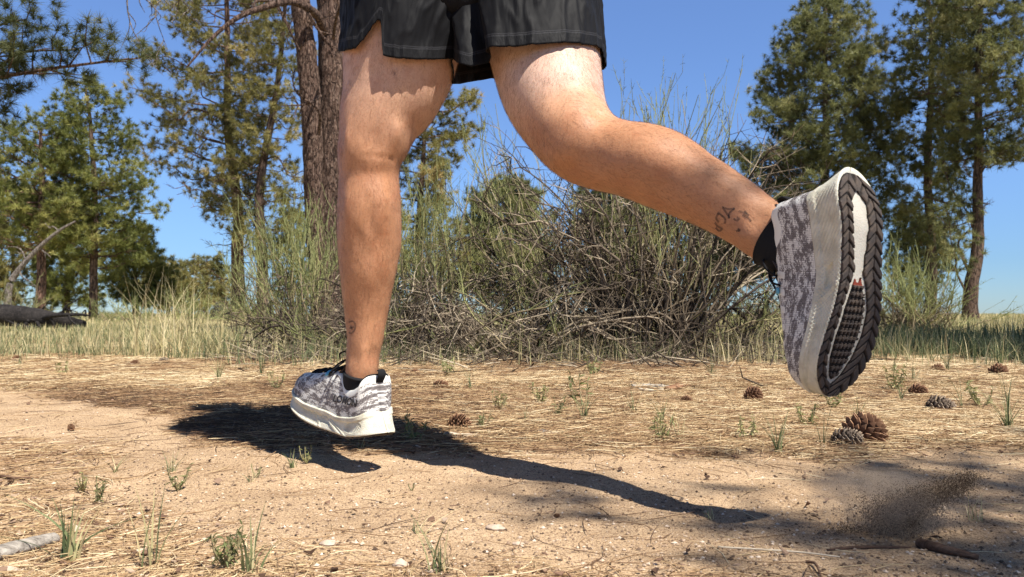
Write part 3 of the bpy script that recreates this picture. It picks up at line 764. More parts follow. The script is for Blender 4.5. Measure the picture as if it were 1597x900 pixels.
    cross = ((np.abs(px_ - .5) < .16) | (np.abs(py__ - .5) < .17)) & (np.abs(px_ - .5) < .40) & (np.abs(py__ - .5) < .40)
    lug = np.where(tear, cross * 1.0, lug)
    Z = zbot(U) - .0010 - .0028 * lug
    tri = tear & (U < .500)
    Z = np.where(tri, zbot(U) - .0012, Z)
    cell = rub[:-1, :-1] & rub[1:, :-1] & rub[1:, 1:] & rub[:-1, 1:]
    i = np.arange(X.size).reshape(X.shape); q = np.stack([i[:-1, :-1], i[:-1, 1:], i[1:, 1:], i[1:, :-1]], -1)[cell]
    E = np.vstack([q[:, [0, 1]], q[:, [1, 2]], q[:, [2, 3]], q[:, [3, 0]]]); key = np.sort(E, 1); _, inv, cnt = np.unique(key, axis=0, return_inverse=True, return_counts=True)
    be = E[cnt[inv.ravel()] == 1]
    V = np.stack([X.ravel(), Y.ravel() * sgn, Z.ravel()], -1); Vt = V.copy(); Vt[:, 2] = zbot(U).ravel() + .0015
    n0 = len(V); Qs = np.stack([be[:, 1], be[:, 0], be[:, 0] + n0, be[:, 1] + n0], -1)
    Qall = np.vstack([q, Qs]); u_, inv = np.unique(Qall, return_inverse=True); VA = np.vstack([V, Vt])[u_]
    red = np.concatenate([tri.ravel(), tri.ravel()]).astype(float)[u_]
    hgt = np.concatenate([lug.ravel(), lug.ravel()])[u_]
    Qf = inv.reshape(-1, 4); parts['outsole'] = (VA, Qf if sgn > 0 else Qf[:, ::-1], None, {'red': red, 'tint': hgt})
    return parts

# materials of the shoe
m_mid, nt, b = mat_new('shoe_foam', .55, .35)
o_ = attr(nt, 'suv', 'Vector')
dirt = ramp(nt, noise(nt, 45, 5, .65, o_), [(.35, (.46, .43, .33)), (.55, (.60, .575, .46)), (.8, (.65, .625, .52))])
dirt = mix(nt, attr(nt, 'bot'), dirt, (.50, .465, .39)); nt.links.new(dirt, b.inputs['Base Color'])
vo = N(nt, 'TexVoronoi'); vo.inputs['Scale'].default_value = 420; nt.links.new(o_, vo.inputs['Vector'])
bump(nt, b, mth(nt, 'ADD', mth(nt, 'MULTIPLY', vo.outputs['Distance'], 1.0), noise(nt, 120, 3, .6, o_)), .35, .0012)
b.inputs['Subsurface Weight'].default_value = .05; b.inputs['Subsurface Scale'].default_value = .01
m_up, nt, b = mat_new('shoe_knit', .85, .2)
sv = attr(nt, 'suv', 'Vector')
sn = N(nt, 'VectorMath', operation='SNAP'); nt.links.new(sv, sn.inputs[0]); sn.inputs[1].default_value = (.0017, .0013, 1)
big = noise(nt, 1.0, 5, .72, mapping(nt, sn.outputs[0], (48, 120, 3.3), (0, 0, .25)))
wn_ = N(nt, 'TexWhiteNoise'); nt.links.new(sn.outputs[0], wn_.inputs['Vector'])
f_ = mth(nt, 'ADD', big, mth(nt, 'MULTIPLY', mth(nt, 'SUBTRACT', wn_.outputs['Value'], .5), .10))
cc = ramp(nt, f_, [(0, (.17, .15, .145)), (.455, (.24, .215, .205)), (.50, (.46, .44, .42)), (.53, (.74, .72, .67))], 'CONSTANT')
ov = attr(nt, 'ovl')
ch = N(nt, 'TexChecker'); ch.inputs['Scale'].default_value = 1.0
nt.links.new(mapping(nt, sv, (560, 560, 0), (0, 0, .78)), ch.inputs['Vector'])
ch.inputs['Color1'].default_value = (.55, .55, .55, 1); ch.inputs['Color2'].default_value = (1.1, 1.1, 1.1, 1)
cc = mix(nt, .75, cc, ch.outputs['Color'], 'MULTIPLY')
ovc = ramp(nt, ov, [(.45, (0, 0, 0)), (.55, (1, 1, 1))])
cc = mix(nt, ovc, cc, (.70, .69, .63)); nt.links.new(cc, b.inputs['Base Color'])
nt.links.new(mix(nt, ovc, (.85, .85, .85), (.5, .5, .5)), b.inputs['Roughness'])
bump(nt, b, mth(nt, 'ADD', mth(nt, 'MULTIPLY', ch.outputs['Fac'], mth(nt, 'SUBTRACT', 1.0, ovc)), mth(nt, 'MULTIPLY', noise(nt, 60, 3, .6, sv), 1.2)), .4, .0012)
m_rub, nt, b = mat_new('shoe_rubber', .8, .25)
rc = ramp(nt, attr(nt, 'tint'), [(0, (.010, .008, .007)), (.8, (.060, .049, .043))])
du = ramp(nt, noise(nt, 70, 5, .7, coord(nt)), [(.42, (1, 1, 1)), (.62, (1.6, 1.45, 1.25))])
rc = mix(nt, 1.0, rc, du, 'MULTIPLY'); rc = mix(nt, attr(nt, 'red'), rc, (.20, .04, .022)); nt.links.new(rc, b.inputs['Base Color'])
bump(nt, b, noise(nt, 700, 3, .6, coord(nt)), .3, .0006)
m_blk, nt, b = mat_new('black_knit', .9, .2, (.012, .012, .013)); bump(nt, b, noise(nt, 600, 2, .5, coord(nt)), .5, .001)
m_tng, nt, b = mat_new('tongue_mesh', .85, .25, (.05, .043, .042)); bump(nt, b, noise(nt, 500, 2, .5, coord(nt)), .5, .001)
m_tab, nt, b = mat_new('blue_tab', .5, .4, (.10, .36, .50))
m_ink, nt, b = mat_new('printed_ink', .5, .3, (.018, .015, .018))
m_gry, nt, b = mat_new('faded_ink', .6, .3, (.13, .115, .12))

def text_mesh(txt, size, shear=.25, off=0.0):
    cu = bpy.data.curves.new('t', 'FONT'); cu.body = txt; cu.size = size; cu.shear = shear; cu.offset = off; cu.resolution_u = 3; cu.extrude = 0
    o = bpy.data.objects.new('t', cu); scene.collection.objects.link(o); bpy.context.view_layer.update()
    me = o.evaluated_get(bpy.context.evaluated_depsgraph_get()).to_mesh()
    me.calc_loop_triangles()
    V = np.array([v.co[:] for v in me.vertices]); T = np.array([t.vertices[:] for t in me.loop_triangles])
    bpy.data.objects.remove(o); return V, T
def subdiv_tris(V, T, it):
    for _ in range(it):
        E = np.sort(np.vstack([T[:, [0, 1]], T[:, [1, 2]], T[:, [2, 0]]]), 1); ue, inv = np.unique(E, axis=0, return_inverse=True); inv = inv.ravel()
        M = V[ue].mean(1); n = len(V); m = len(T); a, b_, c = inv[:m] + n, inv[m:2 * m] + n, inv[2 * m:] + n
        V = np.vstack([V, M]); T = np.vstack([np.stack([T[:, 0], a, c], -1), np.stack([a, T[:, 1], b_], -1), np.stack([c, b_, T[:, 2]], -1), np.stack([a, b_, c], -1)])
    return V, T

def place_shoe(sgn, O, X, Zv, label, leg_rings, sock_from, wk=.95, dk=1.05):
    X = nrm(X); Zv = nrm(Zv - X * (Zv @ X)); Y = np.cross(Zv, X); Rm = np.stack([X, Y, Zv])   # rows
    pr = shoe_parts(sgn)
    tow = lambda V: O + (V * 1.03) @ Rm
    root = empty('shoe', None, person); root['label'] = label
    def pp(name, mat, sm_=True):
        V, Q, T, A = pr[name]; o = put(name, tow(V), Q, T, mat, root, attrs=A, smooth=sm_)
        if name in ('upper', 'lace_tab'):
            md = o.modifiers.new('t', 'SOLIDIFY'); md.thickness = .0012; md.offset = -1 if name == 'upper' else 0
        return o
    pp('midsole', m_mid); pp('upper', m_up); pp('collar_lining', m_blk); pp('tongue', m_tng); pp('laces', m_blk)
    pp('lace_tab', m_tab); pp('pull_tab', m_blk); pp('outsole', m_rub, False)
    # sock: follows the ankle down into the shoe
    C, W, D = leg_rings; k = int(len(C) * sock_from); C, W, D = C[k:], W[k:], D[k:]
    gw = .0042; C2 = [c for c in C]; W2 = [w + nrm(w) * gw for w in W]; D2 = [d + nrm(d) * gw for d in D]
    inn = O + np.array([.095, 0, .075]) @ Rm; inn2 = O + np.array([.11, 0, .055]) @ Rm
    for p_, rr in ((C2[-1] * .4 + inn * .6, .034), (inn, .033), (inn2, .030)):
        C2.append(p_); W2.append(nrm(W2[len(C) - 1]) * rr * wk); D2.append(nrm(D2[len(C) - 1]) * rr * dk)
    M = catmull(np.hstack([np.array(C2), np.array(W2), np.array(D2)]), 60)
    # rolled top edge
    Cc, Ww, Dd = M[:, :3], M[:, 3:6], M[:, 6:9]
    sc = np.ones(60); sc[0] = .93; sc[1] = 1.0; sc[2] = 1.035; sc[3] = 1.03; sc[4] = 1.01
    V, Q, T = loft(Cc, Ww * sc[:, None], Dd * sc[:, None], 60)
    Vt = V.reshape(-1, 3); ribs = 0
    put('sock', Vt, Q, T, m_blk, person)
    return root, tow

# left shoe, seen from its outer side
OL = np.array([-.246, 1.548, .052]); XL = np.array([-.70, .70, .112])
ringsL = limb_rings(LEG_L, 90); ringsR = limb_rings(LEG_R, 100)
shL_, towL = place_shoe(1, OL, XL, np.array([.12, -.10, 1.]), 'white and grey knit shoe seen from its outer side, just above the dirt', ringsL, .938)
# right shoe, kicked up with its sole to the camera
OR = np.array([.4735, 1.080, .493]); XR = np.array([-.055, .0, -.998])
shR_, towR = place_shoe(-1, OR, XR, np.array([-.52, .855, .04]), 'white and grey knit shoe with its black lugged sole turned to the camera', ringsR, .95, 1.2, .74)

# maker's name on the outer side of the left upper
def on_upper(x, z, sgn, lift=.0013):
    u = np.clip((x - .0) / SL_, .02, .98)
    for _ in range(3): zt = ztop_(u) - .005; u = np.clip((x - .016 * np.clip(1 - u / .15, 0, 1) - lean(u, z, zt)) / SL_, .013, .98)
    zt = ztop_(u) - .005 - dzs(u); c = col(u); s_ = np.clip((z - zt) / (c - zt), 0, 1); th = np.arcsin(s_ ** (1 / .92))
    w = lat(u) * endr(u) * .875; g = np.minimum(gap(u), w * .98)
    y = g + (w - g) * np.cos(th) ** .80 + .003 * np.sin(th * 2) * np.clip(1 - u / .3, 0, 1)
    return np.stack([x, (y + lift) * sgn, z], -1)
x0 = .145
for txt, mt, dx in (('SA', m_gry, 0), ('LOMON', m_ink, .0235)):
    V, T = text_mesh(txt, .0205, .15, .0006); V, T = subdiv_tris(V, T, 2)
    put('maker_name', towL(on_upper(x0 - dx - V[:, 0] * 1.05, .0585 + V[:, 1] * .95 + V[:, 0] * .05, 1)), None, T, mt, shL_)

# tattoos: short ink strokes laid on the skin of both ankles
m_tat, nt, b = mat_new('tattoo_ink', .6, .2, (.075, .055, .05))
tr__ = nt.nodes.new('ShaderNodeBsdfTransparent'); mx = nt.nodes.new('ShaderNodeMixShader')
nt.links.new(mth(nt, 'ADD', mth(nt, 'MULTIPLY', noise(nt, 300, 3, .7, geo_pos(nt)), .9), .02), mx.inputs[0]); nt.links.new(tr__.outputs[0], mx.inputs[1]); nt.links.new(b.outputs[0], mx.inputs[2])
nt.links.new(mx.outputs[0], nt.nodes['Material Output'].inputs['Surface'])
def skin_at(px, py, lift=.0006):
    dr = nrm(P(px, py, 1.0) - CAM); h = BVHT.ray_cast(Vector(CAM), Vector(dr))
    if h[0] is None: return None
    return np.array(h[0]) - dr * lift
def strokes(name, lines, w):
    mb = MB()
    for ln in lines:
        ln = catmull(np.array(ln, float), 4 * len(ln)) if len(ln) > 2 else np.linspace(ln[0], ln[1], 8)
        t = nrm(np.gradient(ln, axis=0)); nn = np.stack([-t[:, 1], t[:, 0]], -1)
        rows_ = []
        for s in (-1, 0, 1):
            r = [skin_at(*(p_ + n_ * w * s)) for p_, n_ in zip(ln, nn)]
            rows_.append(r)
        if any(x is None for r in rows_ for x in r): continue
        A = np.array(rows_).transpose(1, 0, 2); k = len(ln); i = np.arange(k * 3).reshape(k, 3)
        mb.add(A.reshape(-1, 3), np.stack([i[:-1, :-1], i[:-1, 1:], i[1:, 1:], i[1:, :-1]], -1))
    if mb.n: mb.build(name, m_tat, person)
strokes('tattoo', [[(1126, 323), (1136, 326), (1146, 325)], [(1127, 324), (1132, 331), (1138, 340)], [(1146, 325), (1138, 332), (1136, 341)],
                   [(1119, 331), (1125, 336), (1131, 342), (1130, 349)], [(1120, 333), (1117, 341), (1121, 347)],
                   [(1115, 347), (1119, 353), (1126, 357), (1121, 360), (1116, 355)],
                   [(1152, 329), (1158, 331), (1165, 334)], [(1158, 335), (1166, 339), (1172, 345)], [(1161, 329), (1168, 336)],
                   [(1144, 341), (1149, 344), (1153, 341), (1149, 339)], [(1151, 356), (1153, 362)], [(1148, 361), (1155, 358)]], 1.6)
strokes('tattoo', [[(544, 503), (550, 501), (554, 506), (553, 514), (548, 520), (544, 518)], [(547, 508), (549, 514)], [(545, 512), (552, 510)]], 1.3)
# ------------------------------------------------------------------ pine trees
def bark(name, a, b_, c_, sc=1.0, gaps=(.035, .026, .022)):
    m, nt, b = mat_new(name, .95, .12)
    v = mapping(nt, coord(nt), (1, 1, .20))
    vo = N(nt, 'TexVoronoi', feature='DISTANCE_TO_EDGE'); vo.inputs['Scale'].default_value = 9 * sc
    wv = N(nt, 'VectorMath', operation='ADD'); nt.links.new(v, wv.inputs[0])
    nn = nt.nodes.new('ShaderNodeTexNoise'); nn.inputs['Scale'].default_value = 6 * sc; nt.links.new(v, nn.inputs['Vector'])
    nt.links.new(mth_v(nt, nn.outputs['Color'], .30 / sc), wv.inputs[1]); nt.links.new(wv.outputs[0], vo.inputs['Vector'])
    pl = ramp(nt, noise(nt, 14 * sc, 6, .7, mapping(nt, coord(nt), (1, 1, .5))), [(.3, a), (.5, b_), (.7, c_)])
    ed = ramp(nt, vo.outputs['Distance'], [(.0, (0, 0, 0)), (.10, (1, 1, 1))])
    nt.links.new(mix(nt, ed, gaps, pl), b.inputs['Base Color'])
    bump(nt, b, mth(nt, 'ADD', mth(nt, 'MULTIPLY', ed, 1.0), noise(nt, 60 * sc, 4, .6, coord(nt))), .9, .03)
    return m
def mth_v(nt, vec, s):
    n = N(nt, 'VectorMath', operation='SCALE'); nt.links.new(vec, n.inputs[0]); n.inputs['Scale'].default_value = s; return n.outputs[0]
m_bark = bark('pine_bark', (.10, .055, .04), (.21, .125, .09), (.33, .21, .155), 1.0)
m_bark2 = bark('pine_bark_dull', (.055, .038, .030), (.12, .078, .058), (.20, .14, .105), .8)
m_deadw = bark('dead_wood', (.16, .13, .11), (.26, .22, .19), (.36, .32, .28), 2.0, (.08, .065, .055))
LEAF = {
    'green': tint_mat('needles_green', [(0, (.055, .070, .015)), (.5, (.18, .195, .052)), (.85, (.36, .35, .105)), (1, (.46, .40, .16))], .55, .3, .35),
    'olive': tint_mat('needles_olive', [(0, (.065, .066, .022)), (.5, (.24, .22, .072)), (.8, (.40, .34, .13)), (1, (.48, .37, .17))], .55, .3, .35),
    'grey': tint_mat('needles_grey_green', [(0, (.045, .055, .022)), (.5, (.19, .20, .075)), (.85, (.33, .325, .135)), (1, (.42, .38, .19))], .55, .3, .35),
    'dark': tint_mat('needles_dark', [(0, (.026, .036, .014)), (.5, (.085, .098, .034)), (.85, (.16, .165, .06)), (1, (.24, .21, .09))], .55, .3, .25)}

def pine(label, d, trunk, rad, outline, nl=60, leaf='green', tuft=.17, tn=42, nw=.021, dens=1.0, group='pines in and around the meadow', bm=None, extra=(), dead=0, seed=1,
         depth=.9, sub=None, world_trunk=None, thin_top=.25, rise=.18, name='pine_tree'):
    """trunk: photo points from the ground up; outline rows (py, left px, right px) of the crown."""
    r = np.random.default_rng(seed)
    tp = np.array(world_trunk, float) if world_trunk is not None else np.array([P(x, y, d) for x, y in trunk])
    tp[0, 2] = gz(tp[0, 0], tp[0, 1]) - .15
    TP = catmull(tp, 40); K = len(TP)
    TP[1:, :2] += (r.normal(size=(K - 1, 2)).cumsum(0) * rad * .04)
    tr = rad * np.linspace(1, thin_top, K); tr[:3] *= (1.35, 1.15, 1.05)
    wood = MB(); wood.tubes(TP[None], tr[None], 14)
    o = np.array(outline, float); z_o = H + (HY - o[:, 0]) / F * d; order = np.argsort(z_o)
    z_o = z_o[order]; lw = ((o[:, 1] - CX) / F * d)[order]; rw = ((o[:, 2] - CX) / F * d)[order]
    def trunk_at(z):
        return np.array([np.interp(z, TP[:, 2], TP[:, 0]), np.interp(z, TP[:, 2], TP[:, 1]), z])
    limbs = []
    for i in range(nl):
        z = z_o[0] + (z_o[-1] - z_o[0]) * ((i + r.random()) / nl)
        az = i * 2.39996 + r.normal() * .35; c, s = math.cos(az), math.sin(az)
        T0 = trunk_at(z); ex = (np.interp(z, z_o, rw) - T0[0]) if c > 0 else (T0[0] - np.interp(z, z_o, lw))
        ex = max(ex, .1 * d / 30); md_ = (np.interp(z, z_o, rw) - np.interp(z, z_o, lw)) / 2 * depth
        L = 1 / math.sqrt((c / ex) ** 2 + (s / max(md_, .1)) ** 2) * r.uniform(.72, 1.0)
        end = T0 + np.array([c * L, s * L, 0]); st = trunk_at(max(z - L * rise * r.uniform(.4, 1.6), TP[1, 2]))
        limbs.append((st, end, L, False))
    for st, end in extra:
        st, end = np.array(st, float), np.array(end, float); limbs.append((st, end, np.linalg.norm(end - st), False))
    tw_b, tw_r, C_, D_, TT = [], [], [], [], []
    for st, end, L, _ in limbs:
        mid = (st + end) / 2 + r.normal(size=3) * L * .06 + np.array([0, 0, -L * .05])
        q1 = st * .7 + end * .3 + r.normal(size=3) * L * .04 + np.array([0, 0, -L * .03]); q3 = st * .25 + end * .75 + r.normal(size=3) * L * .05
        pth = catmull([st, q1, mid, q3, end], 14); r0 = min(.012 + L * .010, rad * .5)
        wood.tubes(pth[None], np.linspace(r0, r0 * .25, 14)[None], 6)
        nsub = max(6, int((6 + L * 2.0 / max(tuft * 4, .3)) * dens))
        t = np.clip(.22 + .80 * (np.arange(nsub) + r.random(nsub)) / nsub, 0, 1); ii = t * 13; i0 = np.minimum(ii.astype(int), 12); f = (ii - i0)[:, None]
        B = pth[i0] * (1 - f) + pth[i0 + 1] * f
        ld = nrm(end - st); sd = nrm(np.cross(ld, [0, 0, 1.])); sg = np.where(np.arange(nsub) % 2, 1, -1)[:, None]
        dr = nrm(ld * r.uniform(.3, 1.0, (nsub, 1)) + sd * sg * r.uniform(.3, 1.1, (nsub, 1)) + np.array([0, 0, 1]) * r.normal(.25, .35, (nsub, 1)))
        sl = (L * .30 * (1.15 - t) + tuft * 1.6) * r.uniform(.6, 1.2, nsub)
        E = B + dr * sl[:, None] + np.array([0, 0, .12]) * sl[:, None]
        M = (B + E) / 2 + r.normal(size=(nsub, 3)) * sl[:, None] * .07
        tw_b.append(np.stack([B, M, E], 1)); tw_r.append(np.full((nsub, 1), r0 * .26) * np.array([[1, .7, .35]]))
        # tufts along the outer half of every side branch
        k = max(3, int(round(sl.mean() / (tuft * .62)))); k = min(k, 8)
        for j in range(k):
            u = 1 - j / k * .72; P_ = B + (E - B) * u + r.normal(size=(nsub, 3)) * tuft * (.22 + .55 * (j > 0))
            C_.append(P_); D_.append(nrm(dr * (1.0 if j == 0 else .5) + r.normal(size=(nsub, 3)) * (.25 + .4 * (j > 0)) + np.array([0, 0, .35])))
            TT.append(np.full(nsub, r.uniform(-.10, .10)))
    if tw_b: wood.tubes(np.concatenate(tw_b), np.concatenate(tw_r), 4)
    for i in range(dead):                              # bare dead branches low on the trunk
        z = r.uniform(z_o[0] - (z_o[-1] - z_o[0]) * .25, z_o[0] + (z_o[-1] - z_o[0]) * .35); st = trunk_at(max(z, .5)); az = r.uniform(0, 6.28)
        L = r.uniform(.4, 1.0) * (rw.max() - lw.min()) * .42; en = st + np.array([math.cos(az) * L, math.sin(az) * L * .6, L * r.uniform(-.25, .35)])
        branch_dead(wood, st, en, L * .014 + .008, r)
    C = np.concatenate(C_); D = np.concatenate(D_); TT = np.concatenate(TT)
    n = len(C); fol = MB()
    tint = np.clip(.48 + TT + (fbm(C * (1.2 / max(tuft * 5, .4)), 2, seed) - .5) * 1.35 + r.normal(size=n) * .09, 0, 1)
    Cn = np.repeat(C, tn, 0); Dn = np.repeat(D, tn, 0)
    dirs = nrm(Dn * .62 + nrm(r.normal(size=Cn.shape)) * .95)
    base = Cn - Dn * tuft * .45 * r.random((len(Cn), 1))
    fol.spikes(base, dirs, tuft * r.uniform(.75, 1.25, len(Cn)), nw * r.uniform(.7, 1.3, len(Cn)), np.clip(np.repeat(tint, tn) + r.normal(size=len(Cn)) * .08, 0, 1))
    root = empty(name, TP[0] * np.array([1, 1, 0]) + np.array([0, 0, TP[0, 2] + .15]))
    tag(root, label, 'pine tree', group)
    wood.build('trunk', bm or m_bark2, root); fol.build('crown', LEAF[leaf], root, smooth=False)
    return root
def branch_dead(mb, st, en, r0, r, lv=2):
    L = np.linalg.norm(en - st); q = [st, st * .66 + en * .34 + r.normal(size=3) * L * .08, st * .33 + en * .67 + r.normal(size=3) * L * .10, en]
    pth = catmull(q, 12); mb.tubes(pth[None], np.linspace(r0, r0 * .22, 12)[None], 5)
    if lv <= 0: return
    for t in r.uniform(.3, .95, 5 if lv > 1 else 3):
        b0 = pth[int(t * 11)]; dr = nrm((en - st) / L + r.normal(size=3) * .75); l2 = L * r.uniform(.2, .45)
        branch_dead(mb, b0, b0 + dr * l2, r0 * .45, r, lv - 1)

# left edge: two green pines
pine('bright green pine with a straight pale trunk at the left edge', 30, [(62, 492), (64, 400), (66, 300), (62, 200)], .20,
     [(190, 20, 90), (220, -40, 120), (270, -70, 140), (330, -80, 150), (360, -80, 120), (385, -60, 100)], 46, 'green', .21, dens=.75, seed=11, dead=6, bm=m_bark)
pine('bushy bright green pine behind the blackened fallen log', 31, [(145, 494), (146, 400), (148, 300), (140, 200), (132, 135)], .17,
     [(132, 118, 140), (150, 96, 176), (180, 80, 200), (220, 50, 205), (250, 40, 215), (290, 30, 255), (335, 40, 262), (375, 60, 262), (405, 80, 240)], 56, 'green', .20, dens=.8, seed=12, dead=4)
# the pair with olive crowns left of the big trunk
pine('olive pine with an orange lower trunk, left of the thick trunk', 38, [(371, 492), (368, 400), (366, 320), (352, 200), (350, 80), (350, -60)], .34,
     [(-70, 300, 400), (0, 262, 430), (50, 232, 440), (90, 215, 440), (130, 185, 430), (170, 182, 440), (215, 208, 430), (250, 212, 400), (300, 290, 400), (340, 300, 400)], 62, 'olive', .26, dens=.85, seed=13, dead=12, bm=m_bark, nw=.022)
pine('olive pine with a dark leaning trunk close beside the orange one', 36, [(412, 495), (408, 400), (404, 300), (420, 200), (436, 100), (450, -60)], .28,
     [(-70, 380, 520), (0, 370, 505), (60, 360, 500), (120, 350, 490), (180, 340, 490), (240, 330, 480), (300, 300, 490), (360, 350, 480), (400, 260, 440)], 52, 'olive', .26, dens=.8, seed=14, dead=10, nw=.022)
pine('small olive pine far behind the trunks near the boulder', 60, [(322, 488), (322, 440), (322, 400)], .16, [(405, 300, 340), (430, 262, 356), (460, 240, 372), (478, 235, 370)], 30, 'olive', .30, dens=.7, seed=15, nw=.034)
pine('low round olive pine in the far meadow behind the straw grass', 50, [(262, 490), (262, 450), (262, 420)], .16, [(412, 250, 278), (430, 225, 300), (455, 215, 320), (478, 210, 320)], 28, 'olive', .30, dens=.8, seed=16, nw=.032)
pine('thin grey green pine standing in the gap left of the thick trunk', 55, [(456, 488), (456, 430), (458, 380)], .15, [(330, 440, 475), (370, 430, 480), (420, 428, 482), (470, 430, 485)], 26, 'green', .30, dens=.7, seed=17, nw=.032)
pine('bright olive pine in the second row behind the bare leaning trunk', 48, [(20, 490), (20, 430), (22, 380)], .2, [(285, 0, 40), (330, -30, 70), (380, -40, 90), (440, -40, 95), (474, -30, 90)], 44, 'olive', .28, dens=.9, seed=41, nw=.032)
pine('dense green pine in the second row between the two left trunks', 46, [(105, 490), (105, 430), (106, 380)], .2, [(300, 90, 125), (340, 70, 150), (390, 55, 165), (440, 50, 170), (474, 60, 160)], 48, 'green', .28, dens=.9, seed=42, nw=.032)
pine('low spreading pine in the second row right of the log', 44, [(212, 490), (212, 430), (212, 390)], .2, [(355, 195, 235), (385, 175, 260), (420, 165, 270), (470, 170, 262)], 44, 'green', .26, dens=.9, seed=43, nw=.03)
# behind the bushes, between and under the legs
pine('olive pine seen between the two thighs above the bushes', 26, [(650, 495), (650, 400), (655, 300), (665, 150)], .18,
     [(118, 640, 700), (140, 620, 760), (165, 600, 782), (195, 590, 770), (230, 580, 735), (265, 560, 690), (320, 545, 700), (400, 540, 740), (450, 550, 740)], 56, 'olive', .20, dens=.85, seed=18, nw=.018)
pine('broad green pine behind the middle of the big bush', 34, [(790, 492), (790, 400), (792, 330)], .18, [(285, 780, 800), (310, 730, 850), (350, 715, 860), (400, 700, 880), (460, 700, 880)], 80, 'grey', .22, dens=1.1, seed=19, nw=.022)
pine('green pine half hidden by the raised knee and dead stems', 36, [(960, 492), (960, 400), (962, 300)], .2, [(262, 930, 990), (300, 900, 1040), (350, 890, 1060), (410, 880, 1060), (465, 890, 1060)], 84, 'grey', .22, dens=1.1, seed=20, nw=.022)
pine('dark green pine under the raised shin right of the bush', 40, [(1130, 492), (1130, 420), (1132, 360)], .2, [(300, 1095, 1170), (340, 1060, 1200), (390, 1055, 1210), (440, 1080, 1200)], 66, 'dark', .24, dens=1.1, seed=21, nw=.024)
# right side
pine('tall broad dense pine above and left of the raised shoe', 38, [(1283, 492), (1284, 400), (1285, 300), (1285, 150), (1285, 10)], .30,
     [(-6, 1278, 1300), (10, 1248, 1316), (30, 1238, 1362), (60, 1212, 1374), (95, 1205, 1378), (130, 1184, 1392), (165, 1158, 1398), (205, 1136, 1400), (240, 1128, 1400), (285, 1140, 1400), (325, 1160, 1405), (365, 1190, 1410)], 112, 'grey', .27, dens=1.0, seed=22, nw=.024, dead=4)
pine('pine with a slim straight trunk just right of the raised shoe', 36, [(1448, 492), (1452, 430), (1450, 350), (1446, 250), (1450, 150), (1452, 60), (1440, -60)], .26,
     [(-70, 1420, 1500), (0, 1412, 1490), (25, 1396, 1505), (60, 1385, 1520), (110, 1378, 1530), (170, 1376, 1530), (230, 1385, 1510), (290, 1385, 1490), (340, 1395, 1480), (400, 1400, 1485)], 66, 'grey', .25, dens=.9, seed=23, dead=12, nw=.024)
pine('pine with a thick forked trunk nearest the right edge', 32, [(1513, 494), (1514, 440), (1526, 380), (1524, 300), (1528, 220), (1526, 120), (1530, -60)], .30,
     [(-70, 1440, 1700), (0, 1455, 1690), (60, 1460, 1680), (120, 1455, 1680), (180, 1470, 1650), (220, 1480, 1640), (262, 1500, 1640)], 72, 'grey', .24, dens=.9, seed=24, dead=22, nw=.022, bm=m_bark2,
     extra=[(P(1514, 430, 32), P(1470, 250, 32.5)), (P(1514, 470, 32), P(1480, 330, 31))])
pine('low dark pine behind the slim trunk at the right', 50, [(1420, 490), (1420, 440), (1422, 380)], .2, [(330, 1405, 1450), (360, 1395, 1500), (400, 1392, 1520), (440, 1400, 1500)], 34, 'dark', .30, dens=.8, seed=25, nw=.032)

# the thick forked trunk close behind the bushes
r_ = np.random.default_rng(5)
D5 = 11.0; wd = MB()
def thick(pts, rr, mb, amp=.016, seg=40, n=160):
    C, W, Dv = tube_pts(pts, rr, n=n); V, Q, T = loft(C, W, Dv, seg)
    c = np.repeat(C, seg, 0); nn = nrm(V[:n * seg] - c)
    q = V[:n * seg].copy(); q[:, 2] *= .30
    rdg = 1 - np.abs(fbm(q * 9, 3, 77) - .5) * 4
    V[:n * seg] += nn * (rdg * amp)[:, None]; mb.add(V, Q, T)
base5 = P(516, 522, D5); base5[2] = gz(base5[0], base5[1]) - .1
thick([base5, P(519, 470, D5), P(521, 380, D5), P(523, 250, D5), P(524, 120, D5), P(521, 20, D5), P(510, -100, D5), P(506, -420, D5), P(500, -700, D5)], [.31, .255, .225, .215, .215, .21, .20, .15, .06], wd, .028)
thick([P(508, 470, D5), P(496, 400, D5 - .1), P(490, 300, D5 - .22), P(486, 180, D5 - .28), P(478, 80, D5 - .3), P(468, 0, D5 - .3), P(452, -160, D5 - .3), P(430, -400, D5 - .4)], [.16, .13, .12, .12, .12, .115, .09, .03], wd, .018, 28)
limb5 = [P(508, 50, D5 - .2), P(490, 20, D5 - .5), P(455, 3, D5 - .9), P(410, 12, D5 - 1.3), P(370, 28, D5 - 1.6), P(330, 60, D5 - 1.8), P(292, 104, D5 - 2.0)]
wd.tubes(catmull(limb5, 40)[None], np.linspace(.065, .010, 40)[None], 8)
for a, b_ in (((455, 5), (335, 12)), ((480, 20), (520, 90)), ((430, 6), (470, 70)), ((520, 60), (560, -30)), ((500, 150), (440, 165)), ((497, 210), (455, 120))):
    branch_dead(wd, P(a[0], a[1], D5 - .6), P(b_[0], b_[1], D5 - 1.2 + r_.normal() * .3), .024, r_, 2)
root = empty('pine_tree', base5 + [0, 0, .1]); tag(root, 'thick forked ponderosa trunk with scaly reddish bark left of the front leg', 'pine tree', 'pines in and around the meadow')
wd.build('trunk', bark('thick_bark', (.05, .030, .023), (.15, .095, .072), (.36, .26, .20), 2.6, (.03, .02, .017)), root)
hang = MB()
for x0_, x1_, y1_ in ((218, 204, 62), (222, 235, 98), (250, 262, 80), (262, 290, 18), (240, 226, 20), (285, 268, 40)):
    branch_dead(hang, P(x0_, -60, D5 - 1.9), P(x1_, y1_, D5 - 2.0), .014, r_, 1)
branch_dead(hang, P(430, -120, D5 - 1.2), P(215, -62, D5 - 1.9), .035, r_, 0)
hang.build('dead_branch', m_deadw, root)
